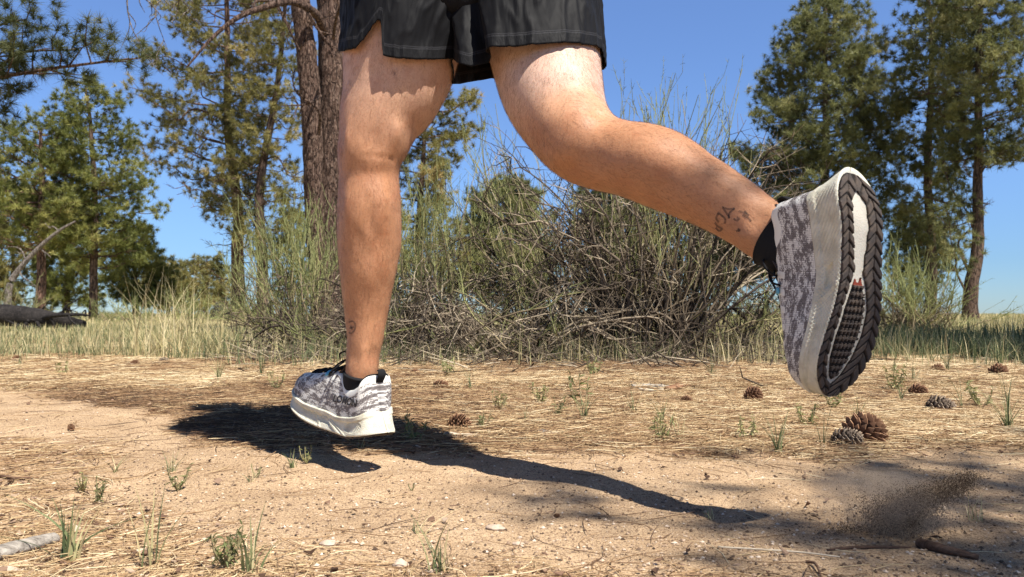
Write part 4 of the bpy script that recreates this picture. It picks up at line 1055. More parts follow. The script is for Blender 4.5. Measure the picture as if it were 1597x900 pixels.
fol = MB(); C = np.array([P(500, -520, D5)]) + r_.normal(size=(900, 3)) * [1.3, 1.3, 1.0]; Cn = np.repeat(C, 18, 0)
fol.spikes(Cn, nrm(r_.normal(size=Cn.shape) + [0, 0, .4]), np.full(len(Cn), .2), np.full(len(Cn), .008), r_.random(len(Cn))); fol.build('crown', LEAF['olive'], root, smooth=False)

# nearer pine standing just outside the left edge; its boughs reach into the picture
pine('near pine outside the left edge with a dark bough reaching in', 9.0, None, .17, [(-380, -420, -60), (-250, -520, 20), (-120, -520, 40), (-40, -480, 40), (20, -480, 0), (60, -470, -20)], 9, 'dark', .125, 66, .0062, dens=1.0, seed=31, dead=6,
     world_trunk=[(-6.9, 9.2, 0), (-6.9, 9.2, 1.6), (-6.8, 9.2, 3.2), (-6.8, 9.1, 6.4)],
     extra=[(P(-160, 130, 9.2), P(200, 92, 8.8)), (P(-160, 120, 9.2), P(120, 78, 9.1)), (P(-150, 60, 9.2), P(42, 30, 9.0)), (P(-60, -60, 9.2), P(88, -14, 9.4)), (P(-150, 175, 9.2), P(10, 150, 9.4))])
# pines right of the camera: only their shade reaches the picture
pine('pine outside the right edge that shades the green grass', 6, None, .2, [(-1700, 2274, 2324), (-1300, 1924, 2724), (-900, 1774, 2874), (-600, 1784, 2864)], 60, 'green', .2, 20, .018, dens=.8, seed=32,
     world_trunk=[(7.6, 3.4, 0), (7.6, 3.4, 3), (7.6, 3.4, 6), (7.6, 3.4, 9)])
_r = np.random.default_rng(40)
pine('pine outside the right edge that throws the dappled shade on the trail', 2.0, None, .16, [(-3600, 5200, 5600), (-3000, 4700, 6000), (-2600, 4700, 6000)], 20, 'green', .2, 20, .012, dens=1.3, seed=33,
     world_trunk=[(7.6, -3.2, 0), (7.6, -3.2, 2.5), (7.5, -3.2, 5), (7.5, -3.2, 6.6)],
     extra=[((7.5, -3.2, 4.6), (3.05, -1.45, 4.9)), ((7.5, -3.2, 4.2), (2.62, -.95, 4.75)), ((7.5, -3.2, 4.9), (3.1, -1.2, 5.0)), ((7.5, -3.2, 4.5), (2.75, -1.05, 4.5)), ((7.5, -3.2, 4.4), (3.3, -1.7, 4.6)), ((7.5, -3.2, 4.0), (3.1, -1.0, 4.6))])
# ------------------------------------------------------------------ shrubs
m_stem = tint_mat('shrub_stems', [(0, (.045, .034, .025)), (.25, (.12, .09, .06)), (.45, (.28, .22, .13)), (.6, (.28, .27, .11)), (.8, (.20, .225, .085)), (1, (.30, .31, .13))], .8, .2)
m_twig = tint_mat('dead_twigs', [(0, (.022, .017, .014)), (.4, (.075, .057, .043)), (.75, (.21, .165, .115)), (1, (.46, .38, .27))], .9, .15)
m_sleaf = tint_mat('shrub_leaves', [(0, (.060, .070, .028)), (.5, (.15, .17, .06)), (.8, (.28, .28, .10)), (1, (.48, .40, .19))], .6, .3, .25)
def shrub(label, base, targets, n, seed, leafy=.8, shoot=.30, rb=.22, sr=.006, side=7, leaf=.035, group='rabbitbrush clumps behind the litter', tone=0.0, deadn=0, deadr=1.0, deadh=.6, dd=(0, 1)):
    """targets: list of (px, py, spread_px, weight) that stems reach for, at the base's distance"""
    r = np.random.default_rng(seed); d = base[1]; w = np.array([t[3] for t in targets], float); w /= w.sum()
    ti = r.choice(len(targets), n, p=w); tg = np.array([P(t[0], t[1], d) for t in targets])[ti]
    sp = np.array([t[2] for t in targets])[ti] / F * d * 1.25
    end = tg + r.normal(size=(n, 3)) * sp[:, None] * [1, 1.2, .8]; end[:, 1] += r.normal(size=n) * .25
    st = base + r.normal(size=(n, 3)) * [rb, rb, 0]; st[:, 2] = base[2] - .02
    L = np.linalg.norm(end - st, axis=1); h = r.random(n)
    K = 9; t = np.linspace(0, 1, K)[None, :, None]
    # stems leave the ground splayed out, then turn up
    mid = st + (end - st) * np.array([.62, .62, .32]) + r.normal(size=(n, 3)) * (L * .13)[:, None]
    Pt = (1 - t) ** 2 * st[:, None] + 2 * t * (1 - t) * mid[:, None] + t * t * end[:, None]
    Pt[:, 1:-1] += r.normal(size=(n, K - 2, 3)) * (L * .012)[:, None, None]
    mb = MB(); lf = MB()
    tint = np.clip(.12 + .62 * t[..., 0] + tone + r.normal(size=(n, 1)) * .08, 0, 1)
    mb.tubes(Pt, (sr * (1.05 - .8 * t[..., 0])) * r.uniform(.6, 1.5, (n, 1)), 4, tint)
    # side shoots near the tips
    ns = n * side; si = np.repeat(np.arange(n), side); tt = r.uniform(.42, .98, ns); ii = (tt * (K - 1)).astype(int); f = (tt * (K - 1) - ii)[:, None]
    B = Pt[si, ii] * (1 - f) + Pt[si, np.minimum(ii + 1, K - 1)] * f; dr = nrm(Pt[si, np.minimum(ii + 1, K - 1)] - Pt[si, ii] + 1e-6)
    dr = nrm(dr + r.normal(size=(ns, 3)) * .38 + np.array([0, 0, .35])); l2 = shoot * r.uniform(.4, 1.2, ns)
    E = B + dr * l2[:, None] + np.array([0, 0, .12]) * l2[:, None]; M = (B + E) / 2 + r.normal(size=(ns, 3)) * l2[:, None] * .06
    mb.tubes(np.stack([B, M, E], 1), np.array([[1, .75, .4]]) * sr * .38 * r.uniform(.7, 1.3, (ns, 1)), 3, np.clip(.55 + .3 * tt + tone + r.normal(size=ns) * .1, 0, 1))
    nlf = int(ns * 11 * leafy)
    li = r.integers(0, ns, nlf); u = r.uniform(.15, 1, nlf)[:, None]
    lb = B[li] * (1 - u) ** 2 + 2 * u * (1 - u) * M[li] + u * u * E[li]; ldr = nrm(nrm(E[li] - B[li]) * .9 + r.normal(size=(nlf, 3)) * .55)
    lf.spikes(lb, ldr, leaf * r.uniform(.5, 1.3, nlf), leaf * .10 * r.uniform(.7, 1.3, nlf), np.clip(.45 + tone + (fbm(lb * 2.2, 2, seed) - .5) * .9 + r.normal(size=nlf) * .12, 0, 1))
    root = empty('shrub', base); tag(root, label, 'shrub', group)
    mb.build('stems', m_stem, root)
    if nlf: lf.build('foliage', m_sleaf, root, smooth=False)
    if deadn:
        db = MB()
        for i in range(deadn):
            a = r.uniform(0, 6.28); R_ = deadr * r.uniform(.3, 1); s0 = base + np.array([math.cos(a) * .2, math.sin(a) * .15, .02]); e0 = base + np.array([math.cos(a) * R_, math.sin(a) * R_ * .6, deadh * r.uniform(.05, 1)]); ar = deadh * r.uniform(.0, .45)
            q = [s0, s0 * .6 + e0 * .4 + r.normal(size=3) * .08 + [0, 0, .06 + ar * .8], s0 * .25 + e0 * .75 + r.normal(size=3) * .10 + [0, 0, .05 + ar], e0]
            pth = catmull(q, 12); db.tubes(pth[None], np.linspace(.009, .002, 12)[None] * r.uniform(.5, 1.5), 4, r.uniform(*dd))
            for t_ in r.uniform(.25, .95, 7):
                b0 = pth[int(t_ * 11)]; e1 = b0 + nrm(r.normal(size=3) * [1, 1, .7] + (e0 - s0)) * R_ * r.uniform(.15, .45)
                m1 = (b0 + e1) / 2 + r.normal(size=3) * .04; p1 = catmull([b0, m1, e1], 6); db.tubes(p1[None], np.linspace(.0042, .0012, 6)[None], 3, r.uniform(*dd))
                for t2 in r.uniform(.3, 1, 3):
                    b2 = p1[int(t2 * 5)]; e2 = b2 + nrm(r.normal(size=3) + (e1 - b0) * 2) * r.uniform(.06, .16); db.tubes(catmull([b2, e2], 3)[None], np.array([[.0022, .0016, .0009]]), 3, r.uniform(*dd))
        db.build('dead_twigs', m_twig, root)
    return root
def gb(px, d): 
    x = (px - CX) / F * d; return np.array([x, d, gz(x, d)])
shrub('yellow green rabbitbrush with splayed straw stems, left of the front leg', gb(470, 6.2),
      [(425, 365, 26, 2), (452, 350, 26, 2.2), (410, 420, 26, 2), (490, 340, 16, .8), (470, 410, 40, 2), (500, 380, 30, 1.6), (395, 455, 22, 1)], 105, 51, .75, .26, .25, tone=.0, deadn=18, deadr=1.0, deadh=.4)
shrub('green rabbitbrush rising just right of the front calf', gb(650, 5.9),
      [(645, 290, 22, 2), (668, 315, 26, 2), (700, 340, 28, 2), (640, 400, 30, 2.6), (700, 420, 32, 2.4), (620, 350, 26, 1), (735, 380, 26, 1)], 95, 52, .85, .27, .25, tone=-.05, deadn=26, deadr=.9, deadh=.7)
shrub('tall rabbitbrush with slim bare stems fanning to the left of the bent knee', gb(905, 5.7),
      [(740, 205, 14, 2), (765, 170, 14, 2), (790, 200, 18, 2), (745, 260, 20, 2), (790, 290, 26, 2.2), (830, 310, 26, 2), (860, 350, 40, 2.5), (820, 390, 40, 2), (900, 330, 30, 2)], 60, 53, .6, .22, .22, .0058, tone=-.06, deadn=40, deadr=1.15, deadh=1.0, dd=(0, .8))
shrub('tallest rabbitbrush with feathery tips against the sky above the back calf', gb(1010, 5.3),
      [(945, 180, 9, 1.2), (968, 165, 9, 1.4), (1005, 160, 10, 1.5), (1028, 148, 9, 1.6), (1052, 150, 9, 1.6), (1078, 165, 9, 1.4), (1105, 175, 9, 1.2), (1137, 140, 8, 1.8), (1152, 190, 14, 1.2), (1000, 230, 30, 2), (1090, 240, 26, 2), (1130, 260, 22, 1.4), (980, 340, 44, 2.5), (1090, 380, 40, 1.5)],
      92, 54, .5, .20, .2, .0055, tone=-.05, deadn=84, deadr=1.3, deadh=1.2, dd=(0, 1))
shrub('low tangle of bare grey twigs at the foot of the big bush, right half', gb(1110, 5.6), [(1150, 470, 30, 1), (1050, 480, 40, 1), (1180, 500, 26, 1)], 50, 55, .4, .18, .3, deadn=46, deadr=1.0, deadh=.6, dd=(0, .9), tone=-.1)
shrub('low mat of straw coloured dead twigs under the middle bush', gb(790, 5.2), [(720, 500, 40, 1), (840, 490, 50, 1)], 40, 56, .3, .16, .4, deadn=70, deadr=1.2, deadh=.30, dd=(.3, 1), tone=-.05)
shrub('low mat of grey dead twigs spreading left from the thick trunk', gb(560, 5.6), [(480, 510, 30, 1), (620, 500, 40, 1)], 40, 57, .4, .16, .35, deadn=26, deadr=1.15, deadh=.28, dd=(0, .7), tone=-.05)
shrub('sunlit rabbitbrush with tan seed heads behind the raised shoe', gb(1412, 11.5),
      [(1405, 425, 20, 2), (1430, 430, 20, 2), (1395, 450, 24, 2), (1440, 455, 20, 1.6), (1418, 475, 34, 2)], 90, 58, .8, .4, .35, .010, leaf=.06, tone=-.02, deadn=30, deadr=1.0, deadh=.4)
shrub('small round sage shrub in the far meadow right of the boulder', gb(392, 22), [(392, 482, 22, 1), (360, 486, 14, 1)], 70, 59, .9, .24, .5, .012, leaf=.08, tone=.1, side=5)
shrub('pale round sage shrub in the far meadow left of the boulder', gb(296, 26), [(296, 476, 20, 1), (270, 482, 18, 1)], 70, 60, .9, .26, .6, .012, leaf=.09, tone=.2, side=5)
shrub('grey green sage shrub beyond the straw grass at the left', gb(205, 24), [(205, 482, 20, 1), (180, 486, 16, 1)], 60, 61, .9, .26, .6, .012, leaf=.09, tone=.1, side=5)
shrub('dull green shrub under the low boughs at the far left', gb(20, 24), [(10, 470, 22, 1), (40, 478, 18, 1)], 70, 62, .9, .26, .6, .012, leaf=.09, tone=-.1, side=5)
shrub('green shrub far behind the twig tangle right of the back calf', gb(1190, 24), [(1190, 468, 26, 1), (1230, 476, 22, 1)], 110, 63, .9, .26, .6, .012, leaf=.09, tone=.1, side=5)

# ------------------------------------------------------------------ grass, needle litter, grit
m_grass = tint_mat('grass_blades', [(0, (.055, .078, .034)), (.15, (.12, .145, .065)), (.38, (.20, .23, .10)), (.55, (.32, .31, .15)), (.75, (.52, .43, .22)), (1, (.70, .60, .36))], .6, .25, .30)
def blades(x, y, hgt, wid, tint, lean=.35, r=rng, K=4, zoff=0.0, curl=.5):
    n = len(x); az = r.uniform(0, 2 * math.pi, n); ln = np.abs(r.normal(0, lean, n))
    dx = np.cos(az) * ln; dy = np.sin(az) * ln; z0 = ground_z(x, y) + zoff
    t = np.linspace(0, 1, K)[None]
    Pt = np.stack([x[:, None] + (dx * hgt)[:, None] * t ** 1.7, y[:, None] + (dy * hgt)[:, None] * t ** 1.7, z0[:, None] + hgt[:, None] * (t - curl * (ln * .45)[:, None] * t ** 2)], -1)
    side = nrm(np.stack([-np.sin(az + r.normal(size=n)), np.cos(az + r.normal(size=n)), np.zeros(n)], -1))
    W = wid[:, None] * (1 - t ** 1.5 * .92)
    return Pt, W, side, tint
def screen_scatter(n, y0, y1, pw, r=rng, m=1.08):
    """points spread over the ground the camera sees, between distances y0 and y1"""
    u = r.random(n); a = 1 - pw
    y = (y0 ** a + u * (y1 ** a - y0 ** a)) ** (1 / a) if abs(a) > 1e-3 else y0 * (y1 / y0) ** u
    x = r.uniform(-1, 1, n) * (.64 * y * m + .25); return x, y
# meadow grass in front of and beyond the bushes
x, y = screen_scatter(80000, 4.9, 34, 1.15)
px = CX + x / y * F
dn = fbm(xy3(x, y, .55), 3, 61); edge_y = np.interp(px, [0, 200, 420, 520, 1200, 1390, 1600], [5.6, 5.6, 5.4, 6.4, 6.4, 5.2, 4.9]) + (fbm(xy3(x, y, 1.5), 2, 66) - .5) * 1.6
k = (y > edge_y) & (dn + rng.random(len(x)) * .5 > .55); k &= ~((px > 560) & (px < 1150) & (y < 7.5) & (rng.random(len(x)) < .7))
x, y, px, dn = x[k], y[k], px[k], dn[k]
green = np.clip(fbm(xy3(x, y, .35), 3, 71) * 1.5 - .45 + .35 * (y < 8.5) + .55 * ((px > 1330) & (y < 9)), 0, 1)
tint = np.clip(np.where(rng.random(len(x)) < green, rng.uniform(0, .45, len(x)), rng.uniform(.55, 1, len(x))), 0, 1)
tint = np.where((px > 1330) & (y < 9.5) & (rng.random(len(x)) < .8), rng.uniform(0, .16, len(x)), tint)  # right-hand blades coloured darker to deepen the tree shade there
h = rng.uniform(.5, 1.2, len(x)) * np.interp(y, [4.9, 7, 12, 34], [.07, .115, .15, .20]) * (.7 + .6 * dn) * np.where((px > 1330) & (y < 9), 2.1, 1)
w = np.interp(y, [4.9, 10, 34], [.0022, .0045, .013]) * np.where((px > 1330) & (y < 9), 1.5, 1)
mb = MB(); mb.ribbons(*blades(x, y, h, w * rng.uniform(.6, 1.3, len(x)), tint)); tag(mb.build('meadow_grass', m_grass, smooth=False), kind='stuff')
# far straw to the horizon
x, y = screen_scatter(26000, 30, 190, 1.3); dn = fbm(xy3(x, y, .12), 3, 81)
mb = MB(); mb.ribbons(*blades(x, y, rng.uniform(.25, .55, len(x)) * np.interp(y, [30, 190], [.8, 1.0]), np.interp(y, [30, 190], [.016, .10]) * rng.uniform(.6, 1.3, len(x)), np.clip(.62 + (dn - .5) * .9 + rng.normal(size=len(x)) * .12, .1, 1), K=3))
tag(mb.build('far_straw_grass', m_grass, smooth=False), kind='stuff')
# needle litter
m_needle = tint_mat('fallen_needles', [(0, (.06, .034, .02)), (.3, (.18, .10, .05)), (.58, (.39, .245, .125)), (.84, (.60, .45, .25)), (1, (.80, .66, .42))], .6, .35)
def litter(n, y0, y1, pw, ln, wd, name, keep_path=.02, layer=.014, seed=1):
    r = np.random.default_rng(seed); x, y = screen_scatter(n, y0, y1, pw, r)
    pmk = path_mask(x, y); cl = fbm(xy3(x, y, 2.2), 3, 91)
    k = (r.random(n) > pmk * (1 - keep_path)) & (r.random(n) < .32 + .68 * sstep(1.35, 2.0, y)) & (r.random(n) < .45 + 1.1 * cl * (pmk < .5) + (pmk >= .5)); x, y, pmk = x[k], y[k], pmk[k]; n = len(x)
    az = r.uniform(0, math.pi * 2, n) + .0; L = r.uniform(*ln, n); z = ground_z(x, y) + r.uniform(.0008, layer, n) * (1 - pmk * .8)
    pitch = r.normal(0, .06, n) * (1 - pmk); bend = r.normal(0, .25, n); t = np.linspace(-.5, .5, 4)[None]
    a = az[:, None] + bend[:, None] * t * 2
    X = x[:, None] + np.cos(a) * L[:, None] * t; Y = y[:, None] + np.sin(a) * L[:, None] * t
    gz_ = ground_z(X.ravel(), Y.ravel()).reshape(X.shape); Z = np.maximum(gz_ + .0006, z[:, None] + pitch[:, None] * L[:, None] * t)
    Pt = np.stack([X, Y, Z], -1); rad = np.interp(y, [.9, 2, 6, 10], wd)[:, None] * np.array([[.6, 1, 1, .5]])
    tint = np.clip(.50 + (fbm(xy3(x, y, 1.4), 3, 95) - .5) * .9 + r.normal(size=n) * .22 + .12 * sstep(2.6, 5, y), 0, 1)
    mb = MB(); mb.tubes(Pt, rad, 3, tint); return tag(mb.build(name, m_needle), kind='stuff')
litter(105000, .82, 3.6, 1.6, (.05, .14), (.0006, .0008, .0015, .002), 'needle_litter', .012, .016, 1)
litter(46000, 3.2, 9.5, 1.3, (.09, .18), (.0006, .0008, .0017, .0028), 'far_needle_litter', .01, .03, 2)
# snapped twigs strewn along the foot of the bushes
r = np.random.default_rng(88); n = 2600; y = r.normal(5.35, .55, n); px = r.uniform(380, 1330, n); x = (px - CX) / F * y
az = r.uniform(0, 6.28, n); L = r.uniform(.06, .42, n) ** 1.0; el = np.abs(r.normal(0, .28, n)); z = ground_z(x, y) + .004
dv = np.stack([np.cos(az) * np.cos(el), np.sin(az) * np.cos(el), np.sin(el)], -1); b0 = np.stack([x, y, z], -1)
Pt = np.stack([b0, b0 + dv * (L * .5)[:, None] + r.normal(size=(n, 3)) * (L * .10)[:, None] * [1, 1, .3] + [0, 0, .008], b0 + dv * L[:, None]], 1); Pt[..., 2] = np.maximum(Pt[..., 2], z[:, None])
mb = MB(); mb.tubes(Pt, np.array([[.0036, .0028, .0012]]) * r.uniform(.4, 1.4, (n, 1)), 4, r.uniform(.1, 1, n)); tag(mb.build('fallen_twigs', m_twig), kind='stuff')
# short dry and green grass growing through them
n = 13000; y = 5.6 - np.minimum(np.abs(r.normal(0, .75, n)), 1.35) * r.uniform(.8, 1, n); px = r.uniform(-20, 1620, n); x = (px - CX) / F * y; k = fbm(xy3(x, y, 2.5), 2, 15) + r.random(n) * .25 > .60 + .10 * (y < 4.9); x, y = x[k], y[k]; n = len(x)
mb = MB(); mb.ribbons(*blades(x, y, r.uniform(.05, .20, n) * (.5 + fbm(xy3(x, y, 1.3), 2, 16)), r.uniform(.0012, .003, n), np.where(r.random(n) < .6, r.uniform(0, .4, n), r.uniform(.6, 1, n)), .5)); tag(mb.build('edge_grass', m_grass, smooth=False), kind='stuff')
# loose dark bark bits and crumbs of soil
m_grit = tint_mat('grit', [(0, (.07, .045, .03)), (.35, (.18, .12, .08)), (.7, (.42, .30, .20)), (1, (.66, .54, .42))], .9, .2)
def grit(n, y0, y1, pw, sz, name, seed, onpath):
    r = np.random.default_rng(seed); x, y = screen_scatter(n, y0, y1, pw, r); pmk = path_mask(x, y)
    k = r.random(n) < np.where(onpath, .35 + .65 * pmk, 1.0); x, y = x[k], y[k]; n = len(x)
    s = sz[0] * (sz[1] / sz[0]) ** (r.random(n) ** 2.5)
    oc = np.array([[1, 0, 0], [-1, 0, 0], [0, 1, 0], [0, -1, 0], [0, 0, .7], [0, 0, -.5]], float)
    V = oc[None] * s[:, None, None] * r.uniform(.5, 1.3, (n, 6, 3)); a = r.uniform(0, 6.28, n); c, s_ = np.cos(a), np.sin(a)
    V = np.stack([V[..., 0] * c[:, None] - V[..., 1] * s_[:, None], V[..., 0] * s_[:, None] + V[..., 1] * c[:, None], V[..., 2]], -1)
    V += np.stack([x, y, ground_z(x, y) + s * .25], -1)[:, None]
    T = np.array([[0, 2, 4], [2, 1, 4], [1, 3, 4], [3, 0, 4], [2, 0, 5], [1, 2, 5], [3, 1, 5], [0, 3, 5]])
    mb = MB(); mb.add(V.reshape(-1, 3), T=(np.arange(n)[:, None, None] * 6 + T[None]).reshape(-1, 3), tint=np.repeat(r.random(n), 6)); return tag(mb.build(name, m_grit, smooth=False), kind='stuff')
grit(42000, .82, 2.9, 1.8, (.0007, .0040), 'grit', 5, True)
# flakes of bark and broken scales mixed into the litter
r = np.random.default_rng(93); x, y = screen_scatter(15000, .82, 5.5, 1.5, r); pmk = path_mask(x, y); k = r.random(len(x)) > pmk * .985; x, y = x[k], y[k]; n = len(x)
s = r.uniform(.0025, .009, n) * np.interp(y, [.8, 3, 5.5], [.8, 1.3, 2.0]); a = r.uniform(0, 6.28, n); qx = np.array([-1, .2, 1, -.3])[None] * r.uniform(.7, 1.3, (n, 4)); qy = np.array([-.4, -.6, .3, .6])[None] * r.uniform(.5, 1.3, (n, 4))
X = (qx * np.cos(a)[:, None] - qy * np.sin(a)[:, None]) * s[:, None] + x[:, None]; Y = (qx * np.sin(a)[:, None] + qy * np.cos(a)[:, None]) * s[:, None] + y[:, None]
Z = (ground_z(x, y) + r.uniform(.001, .008, n))[:, None] + r.normal(size=(n, 4)) * s[:, None] * .28
V = np.stack([X, Y, Z], -1); V2 = V - [0, 0, .0012]; i = np.arange(n)[:, None] * 8; mb = MB(); A_ = np.concatenate([V, V2], 1)
Qt = [[0, 1, 2, 3], [7, 6, 5, 4], [0, 4, 5, 1], [1, 5, 6, 2], [2, 6, 7, 3], [3, 7, 4, 0]]
mb.add(A_.reshape(-1, 3), Q=(i[:, None] + np.array(Qt)[None]).reshape(-1, 4), tint=np.repeat(r.random(n), 8))
m_flake = tint_mat('bark_flakes', [(0, (.05, .028, .018)), (.5, (.17, .10, .065)), (.85, (.34, .235, .16)), (1, (.56, .45, .33))], .9, .15)
tag(mb.build('bark_flakes', m_flake, smooth=False), kind='stuff')

# ------------------------------------------------------------------ single tufts, weeds and tall grasses
def tuft(label, px, py, hpx, n=18, spread=.35, tint=(.1, .45), wid=.0022, foot=.010, seed=0, straw=.15, cat='grass tuft', name='grass_tuft', group='grass tufts coming up through the litter', d=None, mat=None, K=6):
    r = np.random.default_rng(seed + int(px) * 7 + int(py)); o = on_ground(px, py) if d is None else gb(px, d); h = hpx / F * o[1]
    x = o[0] + r.normal(size=n) * foot; y = o[1] + r.normal(size=n) * foot
    tn = np.where(r.random(n) < straw, r.uniform(.6, 1, n), r.uniform(*tint, n))
    hh = h * r.uniform(.35, 1.05, n); hh[0] = h
    mb = MB(); Pt, W, sd, tt = blades(x, y, hh, np.full(n, wid) * r.uniform(.6, 1.2, n), tn, spread, r, K, -.004, .35)
    mb.ribbons(Pt, W, sd, tt)
    ob = mb.build(name, mat or m_grass, origin=o, smooth=False); return tag(ob, label, cat, group)
def weed(label, px, py, hpx, n=7, seed=0, tint=(.25, .6)):
    r = np.random.default_rng(seed + int(px)); o = on_ground(px, py); h = hpx / F * o[1]; mb = MB(); lf = MB()
    for i in range(n):
        a = r.uniform(0, 6.28); l = r.uniform(.5, 1) * h; e = o + np.array([math.cos(a) * l * .45, math.sin(a) * l * .45, l]); m = (o + e) / 2 + np.array([math.cos(a), math.sin(a), 0]) * l * .12
        p_ = catmull([o, m, e], 10); mb.tubes(p_[None], np.linspace(.0016, .0007, 10)[None], 4, .5)
        k = 16; b = p_[r.integers(2, 10, k)] + r.normal(size=(k, 3)) * .001
        dv = nrm(r.normal(size=(k, 3)) + [0, 0, .7]); L = h * r.uniform(.12, .26, k); t = np.linspace(0, 1, 4)[None]
        Pt = b[:, None] + dv[:, None] * (L[:, None] * t)[..., None] - np.array([0, 0, 1]) * (L[:, None] * .3 * t ** 2)[..., None]
        lf.ribbons(Pt, L[:, None] * .10 * np.sin(np.pi * (t * .85 + .12)), nrm(np.cross(dv, r.normal(size=(k, 3)))), r.uniform(*tint, k))
    root = empty('weed', o); tag(root, label, 'weed', 'small weeds on the trail')
    mb.build('stem', m_stem, root); lf.build('leaves', m_sleaf, root, smooth=False); return root
T_ = [('splayed tuft with long pale blades beside the grey board', 113, 874, 100, 16, .55, .0032, .3), ('thin upright tuft between the board and the leafy weed', 236, 884, 110, 9, .22, .002, .35),
      ('tuft of slim blades right beside the leafy weed at the bottom', 392, 893, 90, 12, .4, .0026, .2), ('faint green tuft near the bottom, right of centre', 690, 893, 95, 12, .4, .0022, .25),
      ('small pale tuft crossed by a straw near the bottom', 655, 832, 46, 9, .8, .0016, .5), ('bright little tuft at the edge of the elbow shadow', 457, 729, 26, 16, .7, .0016, .1),
      ('sparse flat tuft on bare dirt left of the shadow', 268, 737, 30, 14, .9, .0014, .35), ('wiry little tuft left of centre on the trail', 392, 752, 32, 7, .5, .0014, .4),
      ('single wispy tuft in front of the heel shadow', 565, 703, 44, 4, .4, .0014, .2), ('tuft of pale blades low at the left trail edge', 178, 738, 34, 9, .7, .0014, .6),
      ('tall green tuft below the raised toe', 1213, 708, 60, 16, .45, .0020, .1), ('very slim tuft right below the raised sole', 1282, 702, 95, 4, .22, .0016, .2), ('upright green tuft under the front of the sole', 1337, 662, 62, 9, .25, .002, .1),
      ('green tuft between the two rightmost cones', 1425, 600, 36, 18, .5, .0024, .3), ('tall green tuft at the right edge of the litter', 1572, 672, 84, 22, .35, .0022, .15), ('slender stalks left of the right edge tuft', 1500, 640, 60, 6, .3, .0018, .5),
      ('low green tuft just behind the sole', 1405, 625, 40, 12, .5, .0022, .2), ('green tuft above the single bark chip, centre right', 912, 655, 50, 14, .4, .0020, .1), ('grey green tuft right of the centre tuft', 1032, 665, 56, 12, .45, .002, .15),
      ('short green tuft left of the fallen bark piece', 987, 648, 46, 8, .35, .002, .2), ('bluish tuft close beside the knee high stalk', 1060, 690, 50, 7, .4, .0017, .3), ('short tuft in the litter right of the front heel', 733, 608, 32, 10, .45, .002, .15),
      ('upright tuft in the litter left of the front toe', 340, 597, 44, 14, .25, .0026, .2), ('upright tuft close to the front toe', 408, 592, 60, 12, .22, .0024, .15), ('green tuft at the back of the litter, left side', 250, 560, 44, 18, .3, .003, .3),
      ('pale tuft standing in front of the left grass band', 150, 560, 60, 18, .3, .003, .4), ('small tuft near the far left cone', 30, 575, 26, 14, .5, .003, .3), ('bright small tuft at the foot of the twig mat', 600, 572, 46, 12, .3, .003, .3),
      ('spreading green tuft in front of the twig tangle', 868, 560, 70, 26, .55, .0032, .1), ('green tuft at the back of the litter behind the fallen bark', 1110, 590, 46, 14, .4, .0026, .25), ('short green tuft near the sole edge, back row', 1395, 585, 34, 14, .4, .0026, .3),
      ('upright green tuft in the back row at the right edge', 1560, 575, 56, 20, .3, .0032, .1), ('pair of green blades by the back row cone', 1478, 585, 60, 10, .3, .003, .2), ('tiny green tuft in the middle of the litter', 820, 660, 30, 8, .5, .0018, .1),
      ('faint tuft in front of the right trail shade', 1108, 812, 26, 6, .6, .0014, .5), ('dry wiry tuft lying in the tree shade at the right', 1520, 812, 50, 10, 1.3, .0013, .7)]
for l_, px, py, h_, n_, sp_, w_, st_ in T_: tuft(l_, px, py, h_ * 1.25, int(n_ * 1.4), sp_ + .15, (.0, .5), w_ * .68, .0022 + h_ * .00004, 3, st_)
G2 = 'tall straw grasses at the back of the litter'
for l_, px, d_, h_, n_, sp_ in (('tallest clump of straw grass with long arching stalks at the left', 272, 5.5, 150, 60, .42), ('straw grass clump leaning right, beside the tallest clump', 330, 5.4, 74, 46, .55), ('straw grass clump left of the tallest clump', 205, 5.8, 52, 40, .4),
      ('short straw grass in front of the blackened log', 130, 5.9, 44, 36, .4), ('pale straw stalks right of the twig tangle', 1150, 4.7, 62, 30, .22), ('thin pale stalks standing before the low twig mat', 862, 4.6, 70, 10, .18),
      ('straw clump at the front edge of the shaded grass', 1330, 5.2, 50, 30, .4), ('straw grass at the foot of the thick trunk', 440, 5.6, 48, 36, .5), ('straw stalks between the shin shadow and the twig tangle', 1205, 5.0, 80, 26, .35), ('lone seed stalks above the shaded grass at the right', 1575, 6.0, 85, 12, .25)):
    tuft(l_, px, 0, h_, n_ * 2, sp_, (.6, 1), .0036, .13, 5, .9, 'straw grass', 'straw_grass', G2, d=d_, K=7)
weed('leafy grey green weed at the bottom left of the trail', 352, 885, 62, 12, 1); weed('small bushy weed on the bare dirt left of centre', 277, 766, 40, 6, 2); weed('two stemmed pale weed at the left of the trail', 150, 784, 44, 6, 3)
weed('upright weed in the litter right of the front heel', 649, 690, 60, 5, 4); weed('leafy weed beside the cone and stick in the litter', 752, 672, 30, 7, 5); weed('wiry weed in the middle litter with forked stems', 910, 640, 60, 4, 6)
weed('small curled weed right of the bare dirt weed', 400, 745, 22, 4, 7); weed('dark withered sprig lying on the sunlit dirt', 642, 767, 14, 4, 8, (0, .2)); weed('low leafy weed in the litter left of the ankle height tuft', 868, 650, 34, 5, 9)
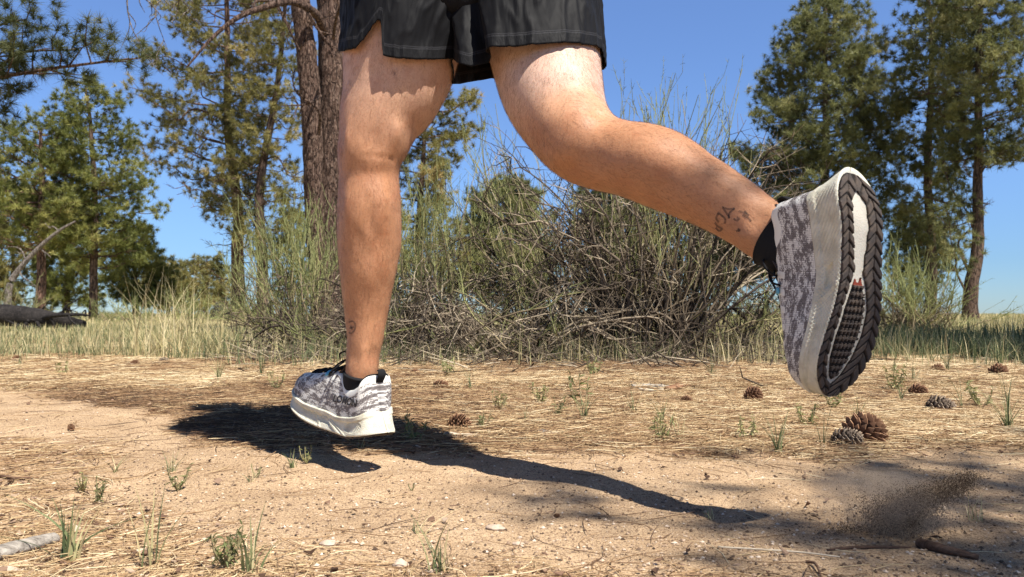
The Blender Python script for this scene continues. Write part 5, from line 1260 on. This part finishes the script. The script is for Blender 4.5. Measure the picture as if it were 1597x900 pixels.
for l_, px, py, h_, n_, k_ in (('leafy sprig in the litter below the fallen bark', 1030, 690, 46, 5, 21), ('grey green sprig left of the raised toe', 1165, 690, 40, 5, 22), ('leafy sprig at the trail edge under the twig mat', 843, 632, 36, 5, 23), ('pale sprig midway between heel and bark', 780, 640, 30, 5, 24),
      ('sprig at the back of the litter left of the bark', 925, 590, 40, 6, 25), ('low sprig in the back litter near the twig mat', 700, 590, 34, 6, 26), ('sprig among the cones under the sole', 1300, 640, 44, 5, 27), ('sprig left of the two stacked cones', 1255, 668, 40, 5, 28),
      ('leafy sprig in the back litter near the shaded grass', 1395, 610, 44, 7, 29), ('sprig right of the tan cone', 1530, 640, 44, 6, 30), ('small sprig behind the front toe', 430, 610, 30, 5, 31), ('faint sprig in the litter at the far left', 95, 590, 30, 5, 32), ('pale sprig at the left trail edge', 130, 770, 34, 4, 33), ('sprig at the tip of the elbow shadow', 478, 722, 26, 6, 34)):
    weed(l_, px, py, h_, n_ + 2, k_, (.45, .95))
# ------------------------------------------------------------------ pine cones
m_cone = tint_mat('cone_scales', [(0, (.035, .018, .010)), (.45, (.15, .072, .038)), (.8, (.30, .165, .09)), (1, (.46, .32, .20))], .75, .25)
m_cone_g = tint_mat('weathered_cone_scales', [(0, (.03, .022, .017)), (.45, (.15, .11, .08)), (.8, (.31, .24, .17)), (1, (.46, .38, .29))], .85, .2)
def cone_mesh(seed, n=130, open_=.95, mat=None):
    r = np.random.default_rng(seed); mb = MB()
    for i in range(n):
        t = (i + .5) / n; a = i * 2.39996; z = -1 + 2 * t                         # along the axis, -1 base .. 1 tip
        rr = .50 * math.sqrt(max(0, 1 - (z * .96) ** 2)) * (1.12 - .25 * z); ax = np.array([0, 0, z * .60]); rad = np.array([math.cos(a), math.sin(a), 0]); tg = np.array([-math.sin(a), math.cos(a), 0])
        out = nrm(rad + np.array([0, 0, .15 + .55 * t + r.normal() * .10])); w = (.125 - .04 * abs(z)) * r.uniform(.8, 1.15); L = rr * open_ + .16
        up = np.cross(out, tg); b0 = ax + rad * rr * .15; tip = b0 + out * L; th = .028
        V = [b0 - tg * w * .35, b0 + tg * w * .35, b0 + out * L * .75 + tg * w - up * th, b0 + out * L * .75 - tg * w - up * th, tip - up * -.02, b0 + out * L * .75 + tg * w + up * th, b0 + out * L * .75 - tg * w + up * th, tip + up * .05]
        T = [(0, 1, 2), (0, 2, 3), (3, 2, 4), (1, 0, 5), (0, 6, 5), (6, 7, 5), (2, 5, 7), (2, 7, 4), (3, 7, 6), (3, 4, 7), (1, 5, 2), (0, 3, 6)]
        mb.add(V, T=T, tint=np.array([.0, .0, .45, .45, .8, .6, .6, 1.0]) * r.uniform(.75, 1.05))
    C, W, D = tube_pts([(0, 0, -.6), (0, 0, 0), (0, 0, .55)], [.14, .17, .08], seg=10, n=8); V, Q, T = loft(C, W, D, 10); mb.add(V, Q, T)
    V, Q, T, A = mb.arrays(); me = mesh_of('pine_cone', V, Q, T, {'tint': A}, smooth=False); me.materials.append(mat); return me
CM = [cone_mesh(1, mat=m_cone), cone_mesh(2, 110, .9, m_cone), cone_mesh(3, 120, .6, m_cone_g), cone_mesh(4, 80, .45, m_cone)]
CONES = [(1352, 694, 76, 0, 'largest reddish pine cone, at the trail edge below the sole'), (1322, 700, 52, 2, 'grey half buried pine cone leaning against the largest one'), (1469, 643, 48, 2, 'tan pine cone lying on its side, second row at the right'),
  (1434, 620, 38, 0, 'dark red pine cone just left of the tan one'), (1465, 583, 28, 1, 'pine cone standing at the front of the shaded grass'), (1560, 588, 34, 0, 'pine cone at the back of the litter by the right edge'), (1527, 580, 18, 2, 'small dull pine cone between the two back row cones'),
  (714, 673, 42, 0, 'open pine cone resting on the pale stick right of the heel'), (687, 624, 14, 3, 'tiny round cone above the stick cone'), (686, 607, 28, 1, 'flattened pine cone in the litter above the tiny round one'), (646, 587, 18, 1, 'small pine cone just right of the ankle'),
  (613, 566, 16, 3, 'small dark cone right behind the heel'), (109, 674, 20, 3, 'lone round cone on the bare dirt at the left'), (237, 643, 12, 3, 'tiny dark cone at the trail edge left of the shadow'), (253, 568, 22, 2, 'dark upright cone at the foot of the straw grass'),
  (208, 573, 20, 1, 'brown cone left of the dark upright cone'), (24, 568, 20, 0, 'reddish cone in the litter by the left edge'), (402, 585, 20, 1, 'orange brown cone behind the front toe'), (421, 560, 14, 0, 'small red cone under the twigs above the front toe'),
  (1176, 628, 36, 1, 'long brown cone lying left of the raised toe'), (1070, 630, 26, 1, 'brown cone below the fallen bark piece'), (987, 604, 18, 2, 'dark cone at the left end of the fallen bark piece'), (1034, 599, 18, 0, 'reddish cone on top of the fallen bark piece'),
  (1104, 592, 14, 0, 'small orange cone right of the fallen bark piece'), (868, 809, 14, 3, 'tiny curled cone on the bare dirt right of centre'), (1035, 565, 26, 2, 'brown cone under the twig tangle'), (1358, 655, 10, 3, 'tiny cone between the sole and the big cones'), (893, 574, 16, 2, 'dull cone at the edge of the twig mat'), (1215, 575, 18, 2, 'grey cone deep in the litter left of the raised shoe'), (520, 590, 14, 0, 'small reddish cone behind the laces')]
_r = np.random.default_rng(77)
for px, py, w, k, lab in CONES:
    o = on_ground(px, py); s = w / F * o[1] / 1.62; ob = bpy.data.objects.new('pine_cone', CM[k]); scene.collection.objects.link(ob)
    ob.scale = (s * _r.uniform(.85, 1.15), s * _r.uniform(.85, 1.15), s * _r.uniform(.8, 1.15)); ob.location = o + np.array([0, s * .3, s * _r.uniform(.22, .40)]); ob.rotation_euler = (_r.uniform(1.15, 1.75), _r.uniform(-.3, .3), _r.uniform(-.9, .9) + (math.pi / 2 if k != 3 else 0))
    tag(ob, lab, 'pine cone', 'pine cones lying in the needle litter')

# ------------------------------------------------------------------ wood, stones
def woodpiece(name, label, pts, rad, mat, flat=1.0, seed=0, seg=14, n=40, cat='stick', group=None, rough=.12, fv=(0, 0, 1)):
    C, W, D = tube_pts(pts, rad, seg=seg, n=n, flat=flat, flatv=fv); V, Q, T = loft(C, W, D, seg)
    m = n * seg; c = np.repeat(C, seg, 0); q = V[:m] / max(max(rad), 1e-3); V[:m] += (V[:m] - c) * ((fbm(q * [1.2, 1.2, 1.2] + seed, 3, seed) - .5) * 2 * rough)[:, None]
    o = put(name, V, Q, T, mat, origin=np.asarray(pts[0], float) * [1, 1, 0]); return tag(o, label, cat, group)
def wood_mat(name, a, b_, c_, sc=(1, 1, 1)):
    m, nt, b = mat_new(name, .9, .15); v = mapping(nt, coord(nt), sc); n_ = noise(nt, 60, 6, .7, v, .4)
    nt.links.new(ramp(nt, n_, [(.3, a), (.5, b_), (.7, c_)]), b.inputs['Base Color']); bump(nt, b, n_, .8, .004); return m
m_grey = wood_mat('weathered_grey_wood', (.10, .085, .07), (.30, .265, .225), (.46, .42, .36), (.12, 2.2, 2.2))
m_brown = wood_mat('brown_stick_bark', (.05, .028, .018), (.13, .075, .048), (.24, .15, .10), (.5, 1.5, 1.5))
m_pale = wood_mat('pale_bare_wood', (.30, .24, .17), (.50, .42, .31), (.62, .54, .42), (.3, 2, 2))
m_char = wood_mat('charred_wood', (.008, .007, .007), (.022, .019, .018), (.07, .06, .055), (.6, 1, 1))
def lift(p, z): p = np.array(p, float); p[2] = gz(p[0], p[1]) + z; return p
woodpiece('weathered_board', 'grey weathered slab of wood entering at the lower left corner', [lift(on_ground(-70, 888), .004), lift(on_ground(20, 866), .008), lift(on_ground(84, 848), .005)], [.014, .015, .012], m_grey, .62, 3, 10, cat='board', rough=.08)
woodpiece('stick', 'short thick brown stick in the shade under the dust', [lift(on_ground(1434, 850), .006), lift(on_ground(1470, 862), .005), lift(on_ground(1526, 872), .004)], [.0075, .0068, .004], m_brown, .9, 4, 10, group='sticks lying on the ground')
woodpiece('stick', 'pale worn stick under the open pine cone', [lift(on_ground(696, 682), .008), lift(on_ground(722, 686), .009), lift(on_ground(752, 683), .004)], [.008, .010, .005], m_pale, .8, 5, 10, group='sticks lying on the ground')
woodpiece('stick', 'short grey stick at the trail edge right of the pale stick', [lift(on_ground(840, 676), .006), lift(on_ground(872, 680), .006)], [.009, .007], m_grey, .7, 6, 10, group='sticks lying on the ground')
woodpiece('stick', 'thin dark twig at the left edge of the trail', [lift(on_ground(0, 745), .003), lift(on_ground(30, 749), .004), lift(on_ground(60, 746), .002)], [.003, .0028, .0012], m_brown, 1, 7, 8, group='sticks lying on the ground', rough=.2)
woodpiece('stick', 'small grey twig right of the tiny cone at the trail edge', [lift(on_ground(283, 628), .006), lift(on_ground(306, 630), .005)], [.006, .004], m_grey, 1, 8, 8, group='sticks lying on the ground')
woodpiece('stick', 'thin curved twig at the bottom right of the trail', [lift(on_ground(1258, 878), .002), lift(on_ground(1272, 886), .006), lift(on_ground(1280, 899), .002)], [.0018, .0018, .001], m_brown, 1, 9, 8, group='sticks lying on the ground')
woodpiece('stick', 'long pale straw stem lying across the lower right', [lift(on_ground(1120, 856), .003), lift(on_ground(1240, 864), .005), lift(on_ground(1310, 872), .003)], [.0012, .0012, .0009], m_pale, 1, 10, 6, group='sticks lying on the ground', rough=.05)
woodpiece('stick', 'long dark twig half buried left of the brown stick', [lift(on_ground(1290, 858), .002), lift(on_ground(1340, 856), .003), lift(on_ground(1420, 856), .003)], [.0015, .0022, .0012], m_brown, 1, 11, 8, group='sticks lying on the ground', rough=.3)
bk = empty('fallen_bark', on_ground(1028, 608)); tag(bk, 'piece of fallen bark with a pale edge and an orange brown end', 'bark')
for nm, pts, rad, mt, fl in (('bark_slab', [(985, 607), (1012, 606), (1045, 609)], [.012, .02, .016], m_grey, .45), ('rotten_end', [(1040, 611), (1058, 609), (1076, 607)], [.014, .020, .010], m_cone, .6), ('bare_edge', [(996, 612), (1015, 613), (1034, 613)], [.006, .008, .005], m_pale, .6)):
    C, W, D = tube_pts([lift(on_ground(*q), .012) for q in pts], rad, n=24, flat=fl, flatv=(0, 0, 1)); V, Q, T = loft(C, W, D, 12)
    V = V + ((fbm(V * 60, 2, 4) - .5) * .008)[:, None]
    put(nm, V, Q, T, mt, bk, attrs={'tint': np.full(len(V), .6) + (fbm(V * 80, 2, 1) - .5) * .6})
m_stone, nt, b = mat_new('pale_stone', .9, .2)
nt.links.new(ramp(nt, noise(nt, 60, 5, .6, coord(nt)), [(.3, (.34, .25, .18)), (.6, (.56, .45, .35)), (.8, (.66, .57, .47))]), b.inputs['Base Color']); bump(nt, b, noise(nt, 160, 4, .6, coord(nt)), .5, .002)
def stone(label, px, py, w, sx=1, sz=.65, seed=0, name='stone', cat='stone'):
    o = on_ground(px, py); s = w / F * o[1] / 2; u = np.linspace(0, math.pi, 18); v = np.linspace(0, 2 * math.pi, 24, endpoint=False)
    X = np.sin(u)[:, None] * np.cos(v); Y = np.sin(u)[:, None] * np.sin(v); Z = np.cos(u)[:, None] + 0 * v; V = np.stack([X, Y, Z], -1).reshape(-1, 3)
    V = V * (1 + (fbm(V * 1.3 + seed * 3.1, 3, seed) - .5) * .75)[:, None] * [sx, .8, sz] * s
    i = np.arange(18 * 24).reshape(18, 24); Q = np.stack([i[:-1], i[1:], np.roll(i[1:], -1, 1), np.roll(i[:-1], -1, 1)], -1).reshape(-1, 4)
    ob = put(name, V + o + [0, s * .5, s * sz * .45], Q, None, m_stone, origin=o); return tag(ob, label, cat, 'pale stones on the trail')
stone('rounded pale stone at the bottom edge, left of centre', 624, 888, 26, 1, .7, 1); stone('small flat pale stone left of the rounded one', 511, 850, 22, 1.1, .45, 2); stone('pale flat stone at the bottom left corner', 8, 893, 26, 1.3, .45, 3)
stone('squared pale chip on the bare dirt right of centre', 773, 828, 26, 1.1, .40, 4); stone('small dark pebble right of the squared chip', 811, 838, 8, 1, .7, 5); stone('small brown stone below the tiny curled cone', 808, 850, 16, 1.2, .4, 6)
stone('white pebble above the largest cone', 1343, 662, 20, 1.2, .5, 7); stone('small grey stone at the litter edge left of the largest cone', 1284, 703, 18, 1.2, .5, 8); stone('pinkish flat stone in the litter, centre', 982, 668, 20, 1.3, .35, 9)
stone('pale pebble beside the front heel shadow', 852, 680, 9, 1, .6, 10); stone('small white pebble in the centre litter', 1006, 662, 10, 1, .5, 11)

# blackened log, burnt stump, leaning dead trunk at the far left
D6 = 14.5
lg = empty('fallen_log', gb(60, D6)); tag(lg, 'blackened fallen log with snapped branches at the far left', 'fallen log')
lb = MB(); rl = np.random.default_rng(9)
thick([P(-90, 486, D6), P(-20, 490, D6), P(40, 494, D6), P(90, 500, D6), P(132, 506, D6)], [.22, .19, .17, .12, .05], lb, .02, 24, 60)
for a, b_, rr in (((60, 500), (140, 492), .06), ((70, 495), (130, 462), .035), ((20, 495), (70, 478), .04), ((100, 500), (100, 482), .03), ((50, 500), (64, 515), .06), ((-20, 495), (60, 510), .09), ((75, 504), (128, 515), .05)):
    branch_dead(lb, P(*a, D6), P(*b_, D6 + rl.normal() * .3), rr, rl, 1)
lb.build('log', m_char, lg)
D7 = 26.0; dt = MB(); o7 = gb(12, D7)
dt.tubes(catmull([o7, P(14, 450, D7), P(30, 420, D7), P(62, 385, D7), P(92, 360, D7), P(118, 345, D7)], 30)[None], np.linspace(.13, .03, 30)[None], 8)
for a, b_ in (((62, 385), (80, 402)), ((40, 408), (10, 385)), ((92, 360), (70, 348)), ((30, 420), (52, 448))): branch_dead(dt, P(*a, D7), P(*b_, D7), .03, rl, 1)
tag(dt.build('dead_tree', m_deadw, origin=o7), 'bare grey dead trunk leaning to the right under the green pines', 'dead tree')
o8 = gb(347, 30); sb = MB()
C, W, D = tube_pts([o8 + [0, 0, -.1], o8 + [-.02, 0, .2], o8 + [-.05, 0, .45], o8 + [.02, 0, .58]], [.55, .50, .36, .10], n=24); V, Q, T = loft(C, W, D, 30); V[:, :] += (nrm(V - o8) * ((fbm(V * 2.2, 3, 3) - .5) * .25)[:, None]); V[:, 0] += (V[:, 2] < .3) * 0
sb.add(V, Q, T); tag(sb.build('burnt_stump', m_char, origin=o8), 'dark rounded burnt stump standing in the meadow grass', 'stump')

# ------------------------------------------------------------------ kicked-up dirt
rd = np.random.default_rng(21)
def blob(n, px, py, rx, ry, d, dd, sz, skew=0.0):
    a = rd.normal(size=(n, 3)) * .52; X = px + a[:, 0] * rx + a[:, 1] * skew; Y_ = py + a[:, 1] * ry; dd_ = d + a[:, 2] * dd
    p = np.stack([(X - CX) / F * dd_, dd_, H + (HY - Y_) / F * dd_], -1); return p, sz[0] * (sz[1] / sz[0]) ** (rd.random(n) ** 2)
PP, SS = zip(*[blob(19000, 1402, 806, 62, 30, 1.13, .05, (.00035, .0012)), blob(12000, 1440, 778, 50, 30, 1.13, .05, (.00035, .0010), -26), blob(8000, 1492, 757, 28, 22, 1.14, .04, (.0003, .0009), -16),
               blob(1800, 1335, 826, 46, 8, 1.12, .04, (.0003, .0009)), blob(3200, 1360, 775, 80, 44, 1.15, .08, (.00025, .0006)), blob(700, 1515, 745, 12, 10, 1.14, .03, (.0003, .0008))])
Pp, s = np.concatenate(PP), np.concatenate(SS); k = Pp[:, 2] > ground_z(Pp[:, 0], Pp[:, 1]) + .0005; Pp, s = Pp[k], s[k]; n = len(Pp)
oc = np.array([[1, 0, 0], [-.6, .8, 0], [-.6, -.8, 0], [0, 0, 1.1], [0, 0, -.9]], float); V = oc[None] * s[:, None, None] * rd.uniform(.6, 1.4, (n, 5, 3)) + Pp[:, None]
T = np.array([[0, 1, 3], [1, 2, 3], [2, 0, 3], [1, 0, 4], [2, 1, 4], [0, 2, 4]])
mb = MB(); mb.add(V.reshape(-1, 3), T=(np.arange(n)[:, None, None] * 5 + T[None]).reshape(-1, 3), tint=np.repeat(rd.random(n), 5))
m_dirt = tint_mat('flying_dirt', [(0, (.035, .022, .014)), (.5, (.10, .066, .042)), (.82, (.24, .17, .11)), (1, (.56, .43, .29))], .95, .1)
tag(mb.build('flying_dirt', m_dirt, smooth=False), 'spray of dark dirt grains thrown up behind the runner', 'dirt', None, 'stuff')
def puff(px, py, rx, ry, d, rz, dens, seed):
    u = np.linspace(0, math.pi, 20); v = np.linspace(0, 2 * math.pi, 28, endpoint=False); X = np.sin(u)[:, None] * np.cos(v); Y = np.sin(u)[:, None] * np.sin(v); Z = np.cos(u)[:, None] + 0 * v
    c = P(px, py, d); V = np.stack([X * rx / F * d, Y * rz, Z * ry / F * d], -1).reshape(-1, 3) + c; i = np.arange(20 * 28).reshape(20, 28); Q = np.stack([i[:-1], i[1:], np.roll(i[1:], -1, 1), np.roll(i[:-1], -1, 1)], -1).reshape(-1, 4)
    m = bpy.data.materials.new('dust'); m.use_nodes = True; nt = m.node_tree; nt.nodes.remove(nt.nodes['Principled BSDF'])
    pv = nt.nodes.new('ShaderNodeVolumePrincipled'); pv.inputs['Color'].default_value = (.62, .50, .38, 1); nt.links.new(pv.outputs[0], nt.nodes['Material Output'].inputs['Volume'])
    tc = nt.nodes.new('ShaderNodeTexCoord'); mp = nt.nodes.new('ShaderNodeMapping'); mp.inputs['Location'].default_value = (-1, -1, -1); mp.inputs['Scale'].default_value = (2, 2, 2); nt.links.new(tc.outputs['Generated'], mp.inputs[0])
    ln = nt.nodes.new('ShaderNodeVectorMath'); ln.operation = 'LENGTH'; nt.links.new(mp.outputs[0], ln.inputs[0])
    fall = mth(nt, 'MAXIMUM', mth(nt, 'SUBTRACT', 1.0, ln.outputs['Value']), 0.0)
    nz = mth(nt, 'MAXIMUM', mth(nt, 'SUBTRACT', noise(nt, 16, 4, .65, geo_pos(nt), 1.0), .40), 0.0)
    nt.links.new(mth(nt, 'MULTIPLY', mth(nt, 'MULTIPLY', fall, nz), dens), pv.inputs['Density'])
    o = put('dust_cloud', V, Q, None, m, origin=c); return tag(o, kind='stuff')
puff(1378, 782, 120, 52, 1.15, .12, 200.0, 1)
scene.cycles.volume_step_rate = 1.0; scene.cycles.volume_max_steps = 64; scene.cycles.volume_bounces = 1
